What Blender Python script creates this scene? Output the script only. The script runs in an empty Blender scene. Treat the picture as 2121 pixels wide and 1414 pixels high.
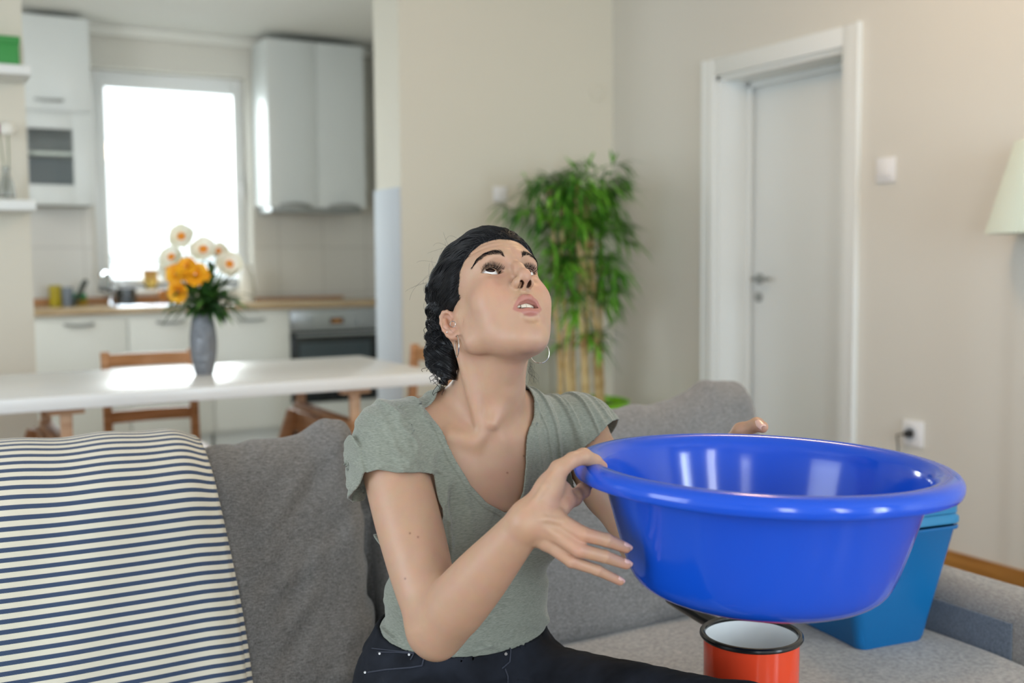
import bpy, bmesh, math, random
import numpy as np
from mathutils import Vector, Matrix

# ------------------------------------------------------------------ camera, world, lights, exposure
SC = bpy.context.scene
COL = SC.collection
F0, YAW, PIT, ROL, CAMZ = 2220.0, math.radians(29.10), math.radians(4.38), math.radians(-0.45), 1.22

def cam_axes():
    cy, sy = math.cos(YAW), math.sin(YAW)
    F = np.array([sy*math.cos(PIT), cy*math.cos(PIT), -math.sin(PIT)])
    R = np.array([cy, -sy, 0.0]); U = np.cross(R, F)
    c, s = math.cos(ROL), math.sin(ROL)
    return c*R + s*U, -s*R + c*U, F
CR, CU, CF = cam_axes(); CO = np.array([0.0, 0.0, CAMZ])
# measuring helpers: where a sight line of the photograph meets a wall, a floor or a chosen distance
def ray(x, y): return CR*(x-1060.5)/F0 - CU*(y-707)/F0 + CF
def at(x, y, d): return CO + ray(x, y)*d
def onX(x, y, X): r = ray(x, y); return CO + r*(X/r[0])
def onY(x, y, Y): r = ray(x, y); return CO + r*(Y/r[1])
def onZ(x, y, Z): r = ray(x, y); return CO + r*((Z-CAMZ)/r[2])

cam = bpy.data.cameras.new('camera'); camo = bpy.data.objects.new('camera', cam); COL.objects.link(camo)
camo.matrix_world = Matrix(((CR[0], CU[0], -CF[0], CO[0]), (CR[1], CU[1], -CF[1], CO[1]), (CR[2], CU[2], -CF[2], CO[2]), (0, 0, 0, 1)))
cam.sensor_width = 36.0; cam.lens = F0/2121*36.0; cam.clip_start = 0.05; cam.clip_end = 100
cam.dof.use_dof = True; cam.dof.focus_distance = 1.56; cam.dof.aperture_fstop = 2.8
SC.camera = camo

W = bpy.data.worlds.new('world'); SC.world = W; W.use_nodes = True
_n, _l = W.node_tree.nodes, W.node_tree.links; _bg = _n['Background']; _bg.inputs[0].default_value = (0.86, 0.93, 1.0, 1)
# hazy sky, brighter on the side the kitchen window faces
_tc = _n.new('ShaderNodeTexCoord'); _sp = _n.new('ShaderNodeSeparateXYZ'); _mr = _n.new('ShaderNodeMapRange')
_mr.inputs['From Min'].default_value = 0.55; _mr.inputs['From Max'].default_value = 0.85; _mr.inputs['To Min'].default_value = 0.71; _mr.inputs['To Max'].default_value = 2.2
_l.new(_tc.outputs['Generated'], _sp.inputs[0]); _l.new(_sp.outputs['Y'], _mr.inputs['Value']); _l.new(_mr.outputs[0], _bg.inputs[1])

def area(name, loc, target, sx, sy, power, color, spread=180):
    l = bpy.data.lights.new(name, 'AREA'); l.shape = 'RECTANGLE'; l.size = sx; l.size_y = sy
    l.energy = power; l.color = color; l.spread = math.radians(spread)
    o = bpy.data.objects.new(name, l); COL.objects.link(o); o.location = loc
    o.rotation_euler = (Vector(target)-Vector(loc)).to_track_quat('-Z', 'Y').to_euler()
    return o
# daylight entering by the kitchen window (light sits in the opening's outside plane)
area('kitchen_daylight', (2.0, 9.6, 3.0), (1.9, 6.0, 1.0), 5.0, 4.0, 700, (0.93, 0.97, 1.0))
area('kitchen_side_fill', (-0.72, 5.85, 1.7), (2.0, 6.9, 1.2), 1.2, 1.3, 31, (0.92, 0.97, 1.0))  # added fill lamp inside the left kitchen wall, brightens the cabinet fronts
# three tall windows behind the photographer and one on the left
area('window_daylight_a', (-0.85, -2.3, 1.6), (0.9, 1.4, 0.9), 0.50, 1.7, 30, (0.86, 0.94, 1.0))
area('window_daylight_b', (1.05, -2.6, 1.75), (1.0, 1.4, 0.9), 0.36, 1.7, 34, (0.86, 0.94, 1.0))
area('window_daylight_c', (2.4, -2.2, 1.25), (3.2, 3.2, 0.5), 0.5, 1.8, 62, (0.74, 0.88, 1.0))
area('window_daylight_side', (-2.7, 1.4, 1.5), (3.2, 2.6, 0.7), 1.6, 1.8, 58, (0.78, 0.89, 1.0))
# warm ceiling lamp of the living room
lp = bpy.data.lights.new('ceiling_lamp_light', 'POINT'); lp.energy = 21; lp.color = (1.0, 0.66, 0.38); lp.shadow_soft_size = 0.12
lpo = bpy.data.objects.new('ceiling_lamp_light', lp); COL.objects.link(lpo); lpo.location = (2.1, 2.3, 2.5)

SC.view_settings.view_transform = 'Standard'; SC.view_settings.look = 'None'
SC.view_settings.gamma = 1.0; SC.view_settings.use_curve_mapping = False
SC.view_settings.exposure = 0.20
SC.cycles.use_denoising = True
SC.cycles.max_bounces = 7; SC.cycles.diffuse_bounces = 4; SC.cycles.glossy_bounces = 3
SC.cycles.caustics_reflective = False; SC.cycles.caustics_refractive = False
SC.cycles.sample_clamp_indirect = 6.0

# ------------------------------------------------------------------ helpers
rnd = random.Random(7)
def srgb(h):
    v = [int(h[i:i+2], 16)/255 for i in (0, 2, 4)]
    return tuple(c/12.92 if c <= 0.04045 else ((c+0.055)/1.055)**2.4 for c in v) + (1,)
def ND(m): return m.node_tree.nodes, m.node_tree.links
def mat(name, color, rough=0.5, metal=0.0, spec=0.5, **kw):
    m = bpy.data.materials.new(name); m.use_nodes = True
    b = m.node_tree.nodes['Principled BSDF']
    c = srgb(color) if isinstance(color, str) else tuple(color)+(1,)*(4-len(color))
    b.inputs['Base Color'].default_value = c; b.inputs['Roughness'].default_value = rough
    b.inputs['Metallic'].default_value = metal; b.inputs['Specular IOR Level'].default_value = spec
    for k, v in kw.items(): b.inputs[k].default_value = v
    m.diffuse_color = c
    return m
def noise_col(m, c1, c2, scale=(1, 1, 1), nscale=5.0, detail=4.0, lo=0.35, hi=0.65, coord='Object', bump=0.0, bdist=0.001, rough=None):
    """two-tone procedural noise in the base colour, with optional bump"""
    n, l = ND(m); b = n['Principled BSDF']
    tc = n.new('ShaderNodeTexCoord'); mp = n.new('ShaderNodeMapping'); mp.inputs['Scale'].default_value = scale
    nz = n.new('ShaderNodeTexNoise'); nz.inputs['Scale'].default_value = nscale; nz.inputs['Detail'].default_value = detail
    cr = n.new('ShaderNodeValToRGB'); cr.color_ramp.elements[0].position = lo; cr.color_ramp.elements[1].position = hi
    cr.color_ramp.elements[0].color = srgb(c1); cr.color_ramp.elements[1].color = srgb(c2)
    l.new(tc.outputs[coord], mp.inputs[0]); l.new(mp.outputs[0], nz.inputs['Vector']); l.new(nz.outputs['Fac'], cr.inputs[0])
    l.new(cr.outputs[0], b.inputs['Base Color'])
    if bump:
        bp = n.new('ShaderNodeBump'); bp.inputs['Strength'].default_value = bump; bp.inputs['Distance'].default_value = bdist
        l.new(nz.outputs['Fac'], bp.inputs['Height']); l.new(bp.outputs[0], b.inputs['Normal'])
    return m
def wall_mat(name, col):
    m = mat(name, col, 0.75, spec=0.25); n, l = ND(m); b = n['Principled BSDF']
    nz = n.new('ShaderNodeTexNoise'); nz.inputs['Scale'].default_value = 260; bp = n.new('ShaderNodeBump')
    bp.inputs['Strength'].default_value = 0.12; bp.inputs['Distance'].default_value = 0.0015
    tc = n.new('ShaderNodeTexCoord'); l.new(tc.outputs['Object'], nz.inputs['Vector'])
    l.new(nz.outputs['Fac'], bp.inputs['Height']); l.new(bp.outputs[0], b.inputs['Normal']); return m

class BM:
    def __init__(s): s.b = bmesh.new()
    def box(s, x0, x1, y0, y1, z0, z1, bev=0.0, M=None, seg=2):
        t = bmesh.new(); bmesh.ops.create_cube(t, size=1)
        bmesh.ops.scale(t, vec=(abs(x1-x0), abs(y1-y0), abs(z1-z0)), verts=t.verts)
        bmesh.ops.translate(t, vec=((x0+x1)/2, (y0+y1)/2, (z0+z1)/2), verts=t.verts)
        if bev: bmesh.ops.bevel(t, geom=t.edges[:], offset=bev, segments=seg, affect='EDGES', profile=0.5)
        if M is not None: bmesh.ops.transform(t, matrix=M, verts=t.verts)
        s.merge(t); return s
    def bar(s, a, b, w, h, bev=0.0, up=(0, 0, 1)):
        a, b = Vector(a), Vector(b); d = b-a; L = d.length; d.normalize(); u = Vector(up)
        if abs(d.dot(u)) > 0.98: u = Vector((0, 1, 0))
        x = d.cross(u).normalized(); z = x.cross(d).normalized()
        M = Matrix(((x[0], d[0], z[0], (a[0]+b[0])/2), (x[1], d[1], z[1], (a[1]+b[1])/2), (x[2], d[2], z[2], (a[2]+b[2])/2), (0, 0, 0, 1)))
        return s.box(-w/2, w/2, -L/2, L/2, -h/2, h/2, bev, M)
    def lathe(s, prof, c=(0, 0, 0), n=48, M=None, rfun=None):
        t = bmesh.new(); rings = []
        for r, z in prof:
            if r < 1e-5: rings.append([t.verts.new((0, 0, z))]*1)
            else: rings.append([t.verts.new(((r if rfun is None else rfun(r, 2*math.pi*k/n, z))*math.cos(2*math.pi*k/n), (r if rfun is None else rfun(r, 2*math.pi*k/n, z))*math.sin(2*math.pi*k/n), z)) for k in range(n)])
        for a, b in zip(rings, rings[1:]):
            for k in range(n):
                k2 = (k+1) % n
                if len(a) == 1 and len(b) == 1: continue
                if len(a) == 1: t.faces.new((a[0], b[k2], b[k]))
                elif len(b) == 1: t.faces.new((a[k], a[k2], b[0]))
                else: t.faces.new((a[k], a[k2], b[k2], b[k]))
        bmesh.ops.recalc_face_normals(t, faces=t.faces)
        if M is not None: bmesh.ops.transform(t, matrix=M, verts=t.verts)
        bmesh.ops.translate(t, vec=c, verts=t.verts); s.merge(t); return s
    def tube(s, pts, r, n=8, closed=False, cap=True):
        t = bmesh.new(); P = [Vector(p) for p in pts]; N = len(P)
        R = r if hasattr(r, '__len__') else [r]*N
        up = Vector((0.123, 0.31, 0.94)).normalized(); rings = []; px = None
        for i, p in enumerate(P):
            if closed: d = P[(i+1) % N]-P[i-1]
            else: d = P[min(i+1, N-1)]-P[max(i-1, 0)]
            d.normalize()
            x = (px - d*px.dot(d)) if px is not None else d.cross(up)
            if x.length < 1e-6: x = d.orthogonal()
            x.normalize(); px = x; y = d.cross(x)
            rings.append([t.verts.new(p+(x*math.cos(2*math.pi*k/n)+y*math.sin(2*math.pi*k/n))*max(R[i], 1e-5)) for k in range(n)])
        for a, b in zip(rings, rings[1:]+([rings[0]] if closed else [])):
            for k in range(n): t.faces.new((a[k], a[(k+1) % n], b[(k+1) % n], b[k]))
        if cap and not closed: t.faces.new(rings[0][::-1]); t.faces.new(rings[-1])
        s.merge(t); return s
    def poly(s, verts, faces):
        t = bmesh.new(); V = [t.verts.new(v) for v in verts]
        for f in faces: t.faces.new([V[i] for i in f])
        s.merge(t); return s
    def merge(s, t):
        me = bpy.data.meshes.new('tmp'); t.to_mesh(me); t.free(); s.b.from_mesh(me); bpy.data.meshes.remove(me)
    def build(s, name, m, parent=None, smooth=True, angle=35):
        me = bpy.data.meshes.new(name); bmesh.ops.recalc_face_normals(s.b, faces=s.b.faces) if False else None
        s.b.to_mesh(me); s.b.free()
        if m: me.materials.append(m)
        if smooth and len(me.polygons):
            me.polygons.foreach_set('use_smooth', [True]*len(me.polygons)); me.set_sharp_from_angle(angle=math.radians(angle))
        o = bpy.data.objects.new(name, me); COL.objects.link(o)
        if parent is not None: put(o, parent)
        return o
def put(o, parent):
    o.parent = parent; o.matrix_parent_inverse = parent.matrix_basis.inverted() if parent.type == 'EMPTY' or True else Matrix()
    return o
def empty(name, loc):
    o = bpy.data.objects.new(name, None); COL.objects.link(o); o.location = [float(v) for v in loc]; o.empty_display_size = 0.05
    return o
def tag(o, label=None, cat=None, group=None, kind=None):
    for k, v in (('label', label), ('category', cat), ('group', group), ('kind', kind)):
        if v: o[k] = v
    return o
def struct(o): o['kind'] = 'structure'; return o
def dup(root, loc, label):
    r = root.copy(); COL.objects.link(r); r.location = loc
    inv = {root: r}
    def rec(a, b):
        for ch in [c for c in bpy.data.objects if c.parent == a]:
            c = ch.copy(); COL.objects.link(c); c.parent = b; rec(ch, c)
    rec(root, r); r['label'] = label; return r
def raw_mesh(name, V, Fc, m, parent=None, smooth=True):
    me = bpy.data.meshes.new(name)
    V = np.ascontiguousarray(V, dtype=np.float32); Fc = np.ascontiguousarray(Fc, dtype=np.int32)
    me.vertices.add(len(V)); me.vertices.foreach_set('co', V.ravel())
    k = Fc.shape[1]; me.loops.add(Fc.size); me.loops.foreach_set('vertex_index', Fc.ravel())
    me.polygons.add(len(Fc)); me.polygons.foreach_set('loop_start', np.arange(0, Fc.size, k, dtype=np.int32))
    me.polygons.foreach_set('loop_total', np.full(len(Fc), k, dtype=np.int32))
    me.update(calc_edges=True); me.validate()
    if smooth: me.polygons.foreach_set('use_smooth', np.ones(len(me.polygons), dtype=bool))
    if m: me.materials.append(m)
    o = bpy.data.objects.new(name, me); COL.objects.link(o)
    if parent is not None: put(o, parent)
    return o

# ------------------------------------------------------------------ signed-distance modelling
def A3(*v): return np.array(v, dtype=np.float64)
def unit(v): v = np.asarray(v, float); return v/np.linalg.norm(v)
def smin(a, b, k):
    if k <= 0: return np.minimum(a, b)
    h = np.clip(k-np.abs(a-b), 0, None)/k
    return np.minimum(a, b)-h*h*k*0.25
def smax(a, b, k): return -smin(-a, -b, k)
class Sdf:
    def __init__(s): s.ops = []
    def _a(s, fn, c, r, k, mode): s.ops.append((fn, np.asarray(c, float), float(r), float(k), mode)); return s
    def ball(s, c, r, k=0.01, mode=1):
        c = np.asarray(c, float); return s._a(lambda P: np.linalg.norm(P-c, axis=1)-r, c, r, k, mode)
    def ell(s, c, r, k=0.01, mode=1, rot=None):
        c = np.asarray(c, float); r = np.asarray(r, float); Rm = None if rot is None else np.asarray(rot, float)
        def f(P):
            q = P-c
            if Rm is not None: q = q@Rm
            k0 = np.linalg.norm(q/r, axis=1); k1 = np.linalg.norm(q/(r*r), axis=1)
            return np.where(k1 > 1e-9, k0*(k0-1)/np.maximum(k1, 1e-9), -r.min())
        return s._a(f, c, r.max(), k, mode)
    def cone(s, a, b, ra, rb, k=0.01, mode=1):
        a = np.asarray(a, float); b = np.asarray(b, float); d = b-a; L2 = d@d
        def f(P):
            t = np.clip(((P-a)@d)/L2, 0, 1)
            return np.linalg.norm(P-a-t[:, None]*d, axis=1)-(ra+t*(rb-ra))
        return s._a(f, (a+b)/2, np.sqrt(L2)/2+max(ra, rb), k, mode)
    def chain(s, pts, rs, k=0.01, mode=1):
        for i in range(len(pts)-1): s.cone(pts[i], pts[i+1], rs[i], rs[i+1], k, mode)
        return s
    def fun(s, f, c, r, k=0.01, mode=1): return s._a(f, c, r, k, mode)
    def __call__(s, P):
        d = np.full(len(P), 1e3)
        for fn, c, r, k, mode in s.ops:
            bd = np.linalg.norm(P-c, axis=1)-r
            if mode == 1:
                m = bd < d+k
                if m.any(): d[m] = smin(d[m], fn(P[m]), k)
            elif mode == -1:
                m = bd < k-d
                if m.any(): d[m] = smax(d[m], -fn(P[m]), k)
            else:                      # plain displacement added inside the bound
                m = bd < 0
                if m.any(): d[m] = d[m]+fn(P[m])
        return d
def box_sdf(P, c, h, r):
    q = np.abs(P-c)-(np.asarray(h)-r)
    return np.linalg.norm(np.maximum(q, 0), axis=1)+np.minimum(q.max(axis=1), 0)-r
def mesh_sdf(f, lo, hi, h, L=4, lip=1.35, fit=1):
    lo = np.asarray(lo, float); hi = np.asarray(hi, float); S = h*2**L
    n = np.ceil((hi-lo)/S).astype(int)
    g = np.stack(np.meshgrid(*[np.arange(k) for k in n], indexing='ij'), -1).reshape(-1, 3)
    for lev in range(L, -1, -1):
        s = h*2**lev
        d = f(lo+(g+0.5)*s); g = g[np.abs(d) < s*0.87*lip+0.0004]
        if lev: g = (g[:, None, :]*2+np.array([[i, j, k] for i in (0, 1) for j in (0, 1) for k in (0, 1)])[None]).reshape(-1, 3)
    B = 1 << 20
    key = lambda q: (q[..., 0].astype(np.int64)*B+q[..., 1])*B+q[..., 2]
    offs = np.array([[i, j, k] for i in (0, 1) for j in (0, 1) for k in (0, 1)])
    corners = (g[:, None, :]+offs[None]); ck = key(corners)
    uk, inv = np.unique(ck.ravel(), return_inverse=True); inv = inv.reshape(ck.shape)
    uc = np.stack([uk//(B*B), (uk//B) % B, uk % B], -1)
    dv = f(lo+uc*h); dc = dv[inv]; neg = dc < 0
    act = neg.any(1) & ~neg.all(1); g = g[act]; dc = dc[act]; inv = inv[act]
    E = [(0, 1), (0, 2), (0, 4), (1, 3), (1, 5), (2, 3), (2, 6), (3, 7), (4, 5), (4, 6), (5, 7), (6, 7)]
    acc = np.zeros((len(g), 3)); cnt = np.zeros(len(g))
    for a, b in E:
        da, db = dc[:, a], dc[:, b]; m = (da < 0) != (db < 0)
        t = np.where(m, da/np.where(m, da-db, 1), 0)
        acc += np.where(m[:, None], offs[a]+t[:, None]*(offs[b]-offs[a]), 0); cnt += m
    V = lo+(g+acc/cnt[:, None])*h
    gk = key(g); order = np.argsort(gk); sk = gk[order]; faces = []
    for ax in range(3):
        e = np.zeros(3, int); e[ax] = 1; u = np.zeros(3, int); u[(ax+1) % 3] = 1; w = np.zeros(3, int); w[(ax+2) % 3] = 1
        ia = 0; ib = int(e[0]*4+e[1]*2+e[2])
        na, nb = dc[:, ia] < 0, dc[:, ib] < 0; m = na != nb; q = g[m]; fl = na[m]
        idx = []; ok = np.ones(len(q), bool)
        for o_ in (np.zeros(3, int), -u, -u-w, -w):
            kk = key(q+o_); p = np.searchsorted(sk, kk); p = np.clip(p, 0, len(sk)-1); ok &= sk[p] == kk; idx.append(order[p])
        quad = np.stack(idx, -1); quad = np.where(fl[:, None], quad, quad[:, ::-1]); faces.append(quad[ok])
    Fc = np.concatenate(faces)
    for _ in range(fit):
        d = f(V); e = h*0.35; G = np.stack([f(V+e*np.eye(3)[i])-f(V-e*np.eye(3)[i]) for i in range(3)], -1)/(2*e)
        gn = (G*G).sum(1); st = -(d/np.maximum(gn, 0.25))[:, None]*G
        ln = np.linalg.norm(st, axis=1); st *= np.minimum(1, 0.6*h/np.maximum(ln, 1e-9))[:, None]; V = V+st
    return V, Fc
def vnoise(P, seed=0):
    """smooth value noise, -1..1"""
    q = np.floor(P).astype(np.int64); fr = P-q; fr = fr*fr*(3-2*fr); r = np.zeros(len(P))
    for i in (0, 1):
        for j in (0, 1):
            for k in (0, 1):
                a = (q[:, 0]+i)*73856093 ^ (q[:, 1]+j)*19349663 ^ (q[:, 2]+k)*83492791 ^ (seed*2654435761)
                a = (a ^ (a >> 13))*1274126177 & 0x7fffffff; a = (a ^ (a >> 15)) & 0xffff
                w = (fr[:, 0] if i else 1-fr[:, 0])*(fr[:, 1] if j else 1-fr[:, 1])*(fr[:, 2] if k else 1-fr[:, 2])
                r += w*(a/32767.5-1)
    return r
def smooth01(x): x = np.clip(x, 0, 1); return x*x*(3-2*x)
# ------------------------------------------------------------------ room shell
M_wall = wall_mat('warm_wall_paint', 'DEDACB'); M_rwall = wall_mat('wall_paint_cool_light', 'DCDAD1'); M_kwall = wall_mat('kitchen_wall_paint', 'DAD8D0')  # right wall: the cool cast of daylight is mixed into its paint colour
M_ceil = wall_mat('ceiling_paint', 'E4E4DE'); M_strip = wall_mat('blue_grey_wall_paint', 'C9D0D6')
M_white = mat('white_lacquer', 'E9EDEB', 0.35); M_whiteG = mat('glossy_white', 'F0F0EC', 0.16)
M_plast = mat('white_plastic', 'EEEFF0', 0.35); M_metal = mat('brushed_steel', 'B9B9B6', 0.32, 1.0)
M_dark = mat('black_plastic', '16181A', 0.4); M_handle = mat('satin_grey_handle', 'A4A8A6', 0.4, 0.6)
XW, YB, YC = 3.448, 5.02, 7.0
YK = 7.60; ZC = 2.78; XP = 0.445; XQ = 2.16; YT = 5.35
# wooden parquet
M_floor = mat('oak_parquet', 'A87440', 0.32)
n, l = ND(M_floor); tc = n.new('ShaderNodeTexCoord'); mp = n.new('ShaderNodeMapping'); mp.inputs['Rotation'].default_value = (0, 0, math.pi/2)
br = n.new('ShaderNodeTexBrick'); br.inputs['Scale'].default_value = 1.0; br.inputs['Brick Width'].default_value = 0.9; br.inputs['Row Height'].default_value = 0.09
br.inputs['Mortar Size'].default_value = 0.002; br.inputs['Color1'].default_value = srgb('A87E52'); br.inputs['Color2'].default_value = srgb('8E6846'); br.inputs['Mortar'].default_value = srgb('4A3020')
wv = n.new('ShaderNodeTexNoise'); mp2 = n.new('ShaderNodeMapping'); mp2.inputs['Scale'].default_value = (60, 3, 3); wv.inputs['Scale'].default_value = 1.5
mx = n.new('ShaderNodeMix'); mx.data_type = 'RGBA'; mx.blend_type = 'MULTIPLY'; mx.inputs['Factor'].default_value = 0.4
l.new(tc.outputs['Object'], mp.inputs[0]); l.new(mp.outputs[0], br.inputs['Vector']); l.new(tc.outputs['Object'], mp2.inputs[0]); l.new(mp2.outputs[0], wv.inputs['Vector'])
l.new(br.outputs['Color'], mx.inputs['A']); l.new(wv.outputs['Color'], mx.inputs['B']); l.new(mx.outputs['Result'], n['Principled BSDF'].inputs['Base Color'])
M_kfloor = mat('kitchen_floor_tiles', 'B7AFA3', 0.35)
M_base = noise_col(mat('oak_skirting', 'B07A3A', 0.35), 'A06C30', 'BE8A48', scale=(20, 1.5, 20), nscale=2.0)

struct(BM().box(-3.2, XW+0.2, -3.0, YT, -0.1, 0.0).build('floor', M_floor))
struct(BM().box(-3.2, XW+0.9, YT, YK+0.5, -0.1, 0.0).build('floor_kitchen', M_kfloor))
struct(BM().box(-3.2, XW+0.9, -3.0, YK+0.5, ZC, ZC+0.1).build('ceiling', M_ceil))
# right wall with the door opening
DY0, DY1, DZ = onX(1748, 400, XW)[1], onX(1484, 400, XW)[1], onX(1484, 160, XW)[2]
b = BM()
b.box(XW, XW+0.22, -3.0, DY0, 0, ZC); b.box(XW, XW+0.22, DY1, YB+0.4, 0, ZC); b.box(XW, XW+0.22, DY0, DY1, DZ, ZC)
struct(b.build('wall_right', M_rwall, smooth=False))
struct(BM().box(XQ, XW, YB, YT, 0, ZC).build('wall_back', M_wall))
struct(BM().box(-3.2, XP, YB, YB+0.16, 0, ZC).build('wall_partition', M_wall))
# kitchen shell
WX0, WX1 = onY(205, 400, YK)[0]-0.03, onY(520, 400, YK)[0]; WZ0, WZ1 = onY(350, 598, YK)[2], onY(350, 148, YK)[2]
b = BM()
b.box(-3.2, WX0, YK, YK+0.32, 0, ZC); b.box(WX1, XW+0.9, YK, YK+0.32, 0, ZC); b.box(WX0, WX1, YK, YK+0.32, 0, WZ0); b.box(WX0, WX1, YK, YK+0.32, WZ1, ZC)
struct(b.build('wall_kitchen', M_kwall, smooth=False))
struct(BM().box(3.05, 3.2, YT, YK, 0, ZC).build('wall_kitchen_right', M_kwall))
struct(BM().box(-3.2, -3.05, -3.0, YK, 0, ZC).build('wall_left', M_wall) if False else BM().box(-0.9, -0.75, YT-0.17, YK, 0, ZC).build('wall_kitchen_left', M_kwall))
# cove trim in the kitchen
struct(BM().box(-0.7, 3.05, YK-0.07, YK, ZC-0.07, ZC, 0.02).build('trim_1', M_ceil))
# lower painted guard on the end of the wall (blue grey strip)
zt = onY(781, 395, YT)[2]
struct(BM().box(XQ-0.012, XQ, YB+0.0, YT, 0, zt, 0.002).build('trim_2', M_strip))
# kitchen backsplash tiles
M_tile = mat('grey_wall_tiles', 'BDBBB4', 0.3); n, l = ND(M_tile); tc = n.new('ShaderNodeTexCoord'); br = n.new('ShaderNodeTexBrick')
mp = n.new('ShaderNodeMapping'); mp.inputs['Rotation'].default_value = (math.pi/2, 0, 0)
br.offset = 0; br.inputs['Scale'].default_value = 1; br.inputs['Brick Width'].default_value = 0.33; br.inputs['Row Height'].default_value = 0.33; br.inputs['Mortar Size'].default_value = 0.004
br.inputs['Color1'].default_value = srgb('D2D0C9'); br.inputs['Color2'].default_value = srgb('D7D5CE'); br.inputs['Mortar'].default_value = srgb('BFBDB6')
l.new(tc.outputs['Object'], mp.inputs[0]); l.new(mp.outputs[0], br.inputs['Vector']); l.new(br.outputs['Color'], n['Principled BSDF'].inputs['Base Color'])
CZ = onY(72, 641, YC)[2]
b = BM(); b.box(-0.75, WX0-0.02, YK-0.012, YK, CZ, 1.72); b.box(WX1+0.01, 3.05, YK-0.012, YK, CZ, 1.72)
struct(b.build('trim_3', M_tile, smooth=False))
# skirting
struct(BM().box(XW-0.018, XW, -3.0, DY0-0.08, 0, 0.09, 0.004).build('baseboard_right', M_base))
struct(BM().box(XW-0.018, XW, DY1+0.08, YB, 0, 0.09, 0.004).build('baseboard_right_far', M_base))
struct(BM().box(XQ, XW-0.02, YB-0.018, YB, 0, 0.09, 0.004).build('baseboard_back', M_base))
struct(BM().box(-3.0, XP, YB-0.018, YB, 0, 0.09, 0.004).build('baseboard_left', M_base))

# invented paneless window frames behind and left of the photographer, added to let daylight in
def added_frame(name, horizontal, fixed, a0, a1, step):
    b = BM(); n_ = int(round((a1-a0)/step))
    def bx_(p0, p1, z0, z1): b.box(p0, p1, fixed-0.03, fixed+0.03, z0, z1, 0.004) if horizontal else b.box(fixed-0.03, fixed+0.03, p0, p1, z0, z1, 0.004)
    for i in range(n_+1): p = a0+(a1-a0)*i/n_; bx_(p-0.03, p+0.03, 0.0, ZC)
    bx_(a0, a1, 0.0, 0.08); bx_(a0, a1, ZC-0.08, ZC)
    return struct(b.build(name, M_white))
added_frame('added_frame_rear', True, -2.0, -2.45, XW-0.04, 1.17); added_frame('added_frame_left', False, -2.5, -1.95, YB-0.05, 1.38)
# door 1: casing on the wall, reveal, leaf set back
rt = empty('door_1', (XW, (DY0+DY1)/2, 0)); struct(rt)
cw = 0.085; b = BM()
b.box(XW-0.022, XW, DY0-cw, DY0, 0, DZ+cw, 0.004); b.box(XW-0.022, XW, DY1, DY1+cw, 0, DZ+cw, 0.004); b.box(XW-0.0215, XW, DY0, DY1, DZ, DZ+cw, 0.004)
b.box(XW-0.027, XW, DY0-cw-0.004, DY0-cw+0.012, 0, DZ+cw+0.004, 0.003); b.box(XW-0.027, XW, DY1+cw-0.012, DY1+cw+0.004, 0, DZ+cw+0.004, 0.003)
b.build('door_casing', M_white, rt)
XL = float(onY(1566, 400, DY1-0.02)[0]); XL = min(max(XL, XW+0.1), XW+0.2)
b = BM(); b.box(XW, XW+0.22, DY1-0.02, DY1, 0, DZ); b.box(XW, XW+0.22, DY0, DY0+0.02, 0, DZ); b.box(XW, XW+0.22, DY0, DY1, DZ-0.02, DZ)
b.box(XL-0.03, XL-0.005, DY1-0.045, DY1-0.02, 0, DZ-0.02, 0.004); b.box(XL-0.03, XL-0.005, DY0+0.02, DY0+0.045, 0, DZ-0.02, 0.004); b.box(XL-0.03, XL-0.005, DY0+0.02, DY1-0.02, DZ-0.045, DZ-0.02, 0.004)
b.build('door_frame', M_white, rt, smooth=False)
lf = BM().box(XL, XL+0.04, DY0+0.022, DY1-0.022, 0.005, DZ-0.022, 0.002).build('door_leaf', M_white, rt)
h = onX(1574, 577, XL)
b = BM(); b.lathe([(0, 0), (0.026, 0), (0.026, 0.008), (0.01, 0.012), (0.01, 0.05), (0, 0.05)], (0, 0, 0), 20, Matrix.Translation(Vector(h)) @ Matrix.Rotation(-math.pi/2, 4, 'Y'))
b.tube([(h[0]-0.045, h[1], h[2]), (h[0]-0.052, h[1]-0.02, h[2]), (h[0]-0.052, h[1]-0.12, h[2])], 0.009, 10)
b.build('door_handle', M_handle, lf)
k = onX(1572, 615, XL)
BM().lathe([(0, 0), (0.024, 0), (0.024, 0.008), (0.012, 0.014), (0, 0.014)], (0, 0, 0), 20, Matrix.Translation(Vector(k)) @ Matrix.Rotation(-math.pi/2, 4, 'Y')).build('keyhole_plate', M_handle, lf)
struct(BM().box(XW+0.22, XW+0.3, DY0-0.3, DY1+0.3, 0, ZC).build('wall_behind_door', M_wall))

# window 1 in the kitchen
w = empty('window_1', ((WX0+WX1)/2, YK+0.2, WZ0)); struct(w)
g0, g1 = onY(217, 350, YK+0.14)[0], onY(487, 350, YK+0.14)[0]; gt = onY(350, 186, YK+0.14)[2]; gb = onY(350, 580, YK+0.14)[2]
M_frame = mat('white_window_frame', 'F2F5F6', 0.3)
b = BM(); y0, y1 = YK+0.14, YK+0.21
b.box(WX0, g0, y0, y1, WZ0, WZ1, 0.006); b.box(g1, WX1, y0, y1, WZ0, WZ1, 0.006); b.box(g0, g1, y0, y1, WZ0, gb, 0.006); b.box(g0, g1, y0, y1, gt, WZ1, 0.006)
b.build('window_frame', M_frame, w)
b = BM(); b.box(g0-0.03, g0+0.012, y0-0.02, y0, gb-0.03, gt+0.03, 0.004); b.box(g1-0.012, g1+0.03, y0-0.02, y0, gb-0.03, gt+0.03, 0.004)
b.box(g0, g1, y0-0.02, y0, gt-0.012, gt+0.03, 0.004); b.box(g0, g1, y0-0.02, y0, gb-0.03, gb+0.012, 0.004)
b.build('window_sash', M_frame, w)
hz = onY(497, 385, y0)
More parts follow.
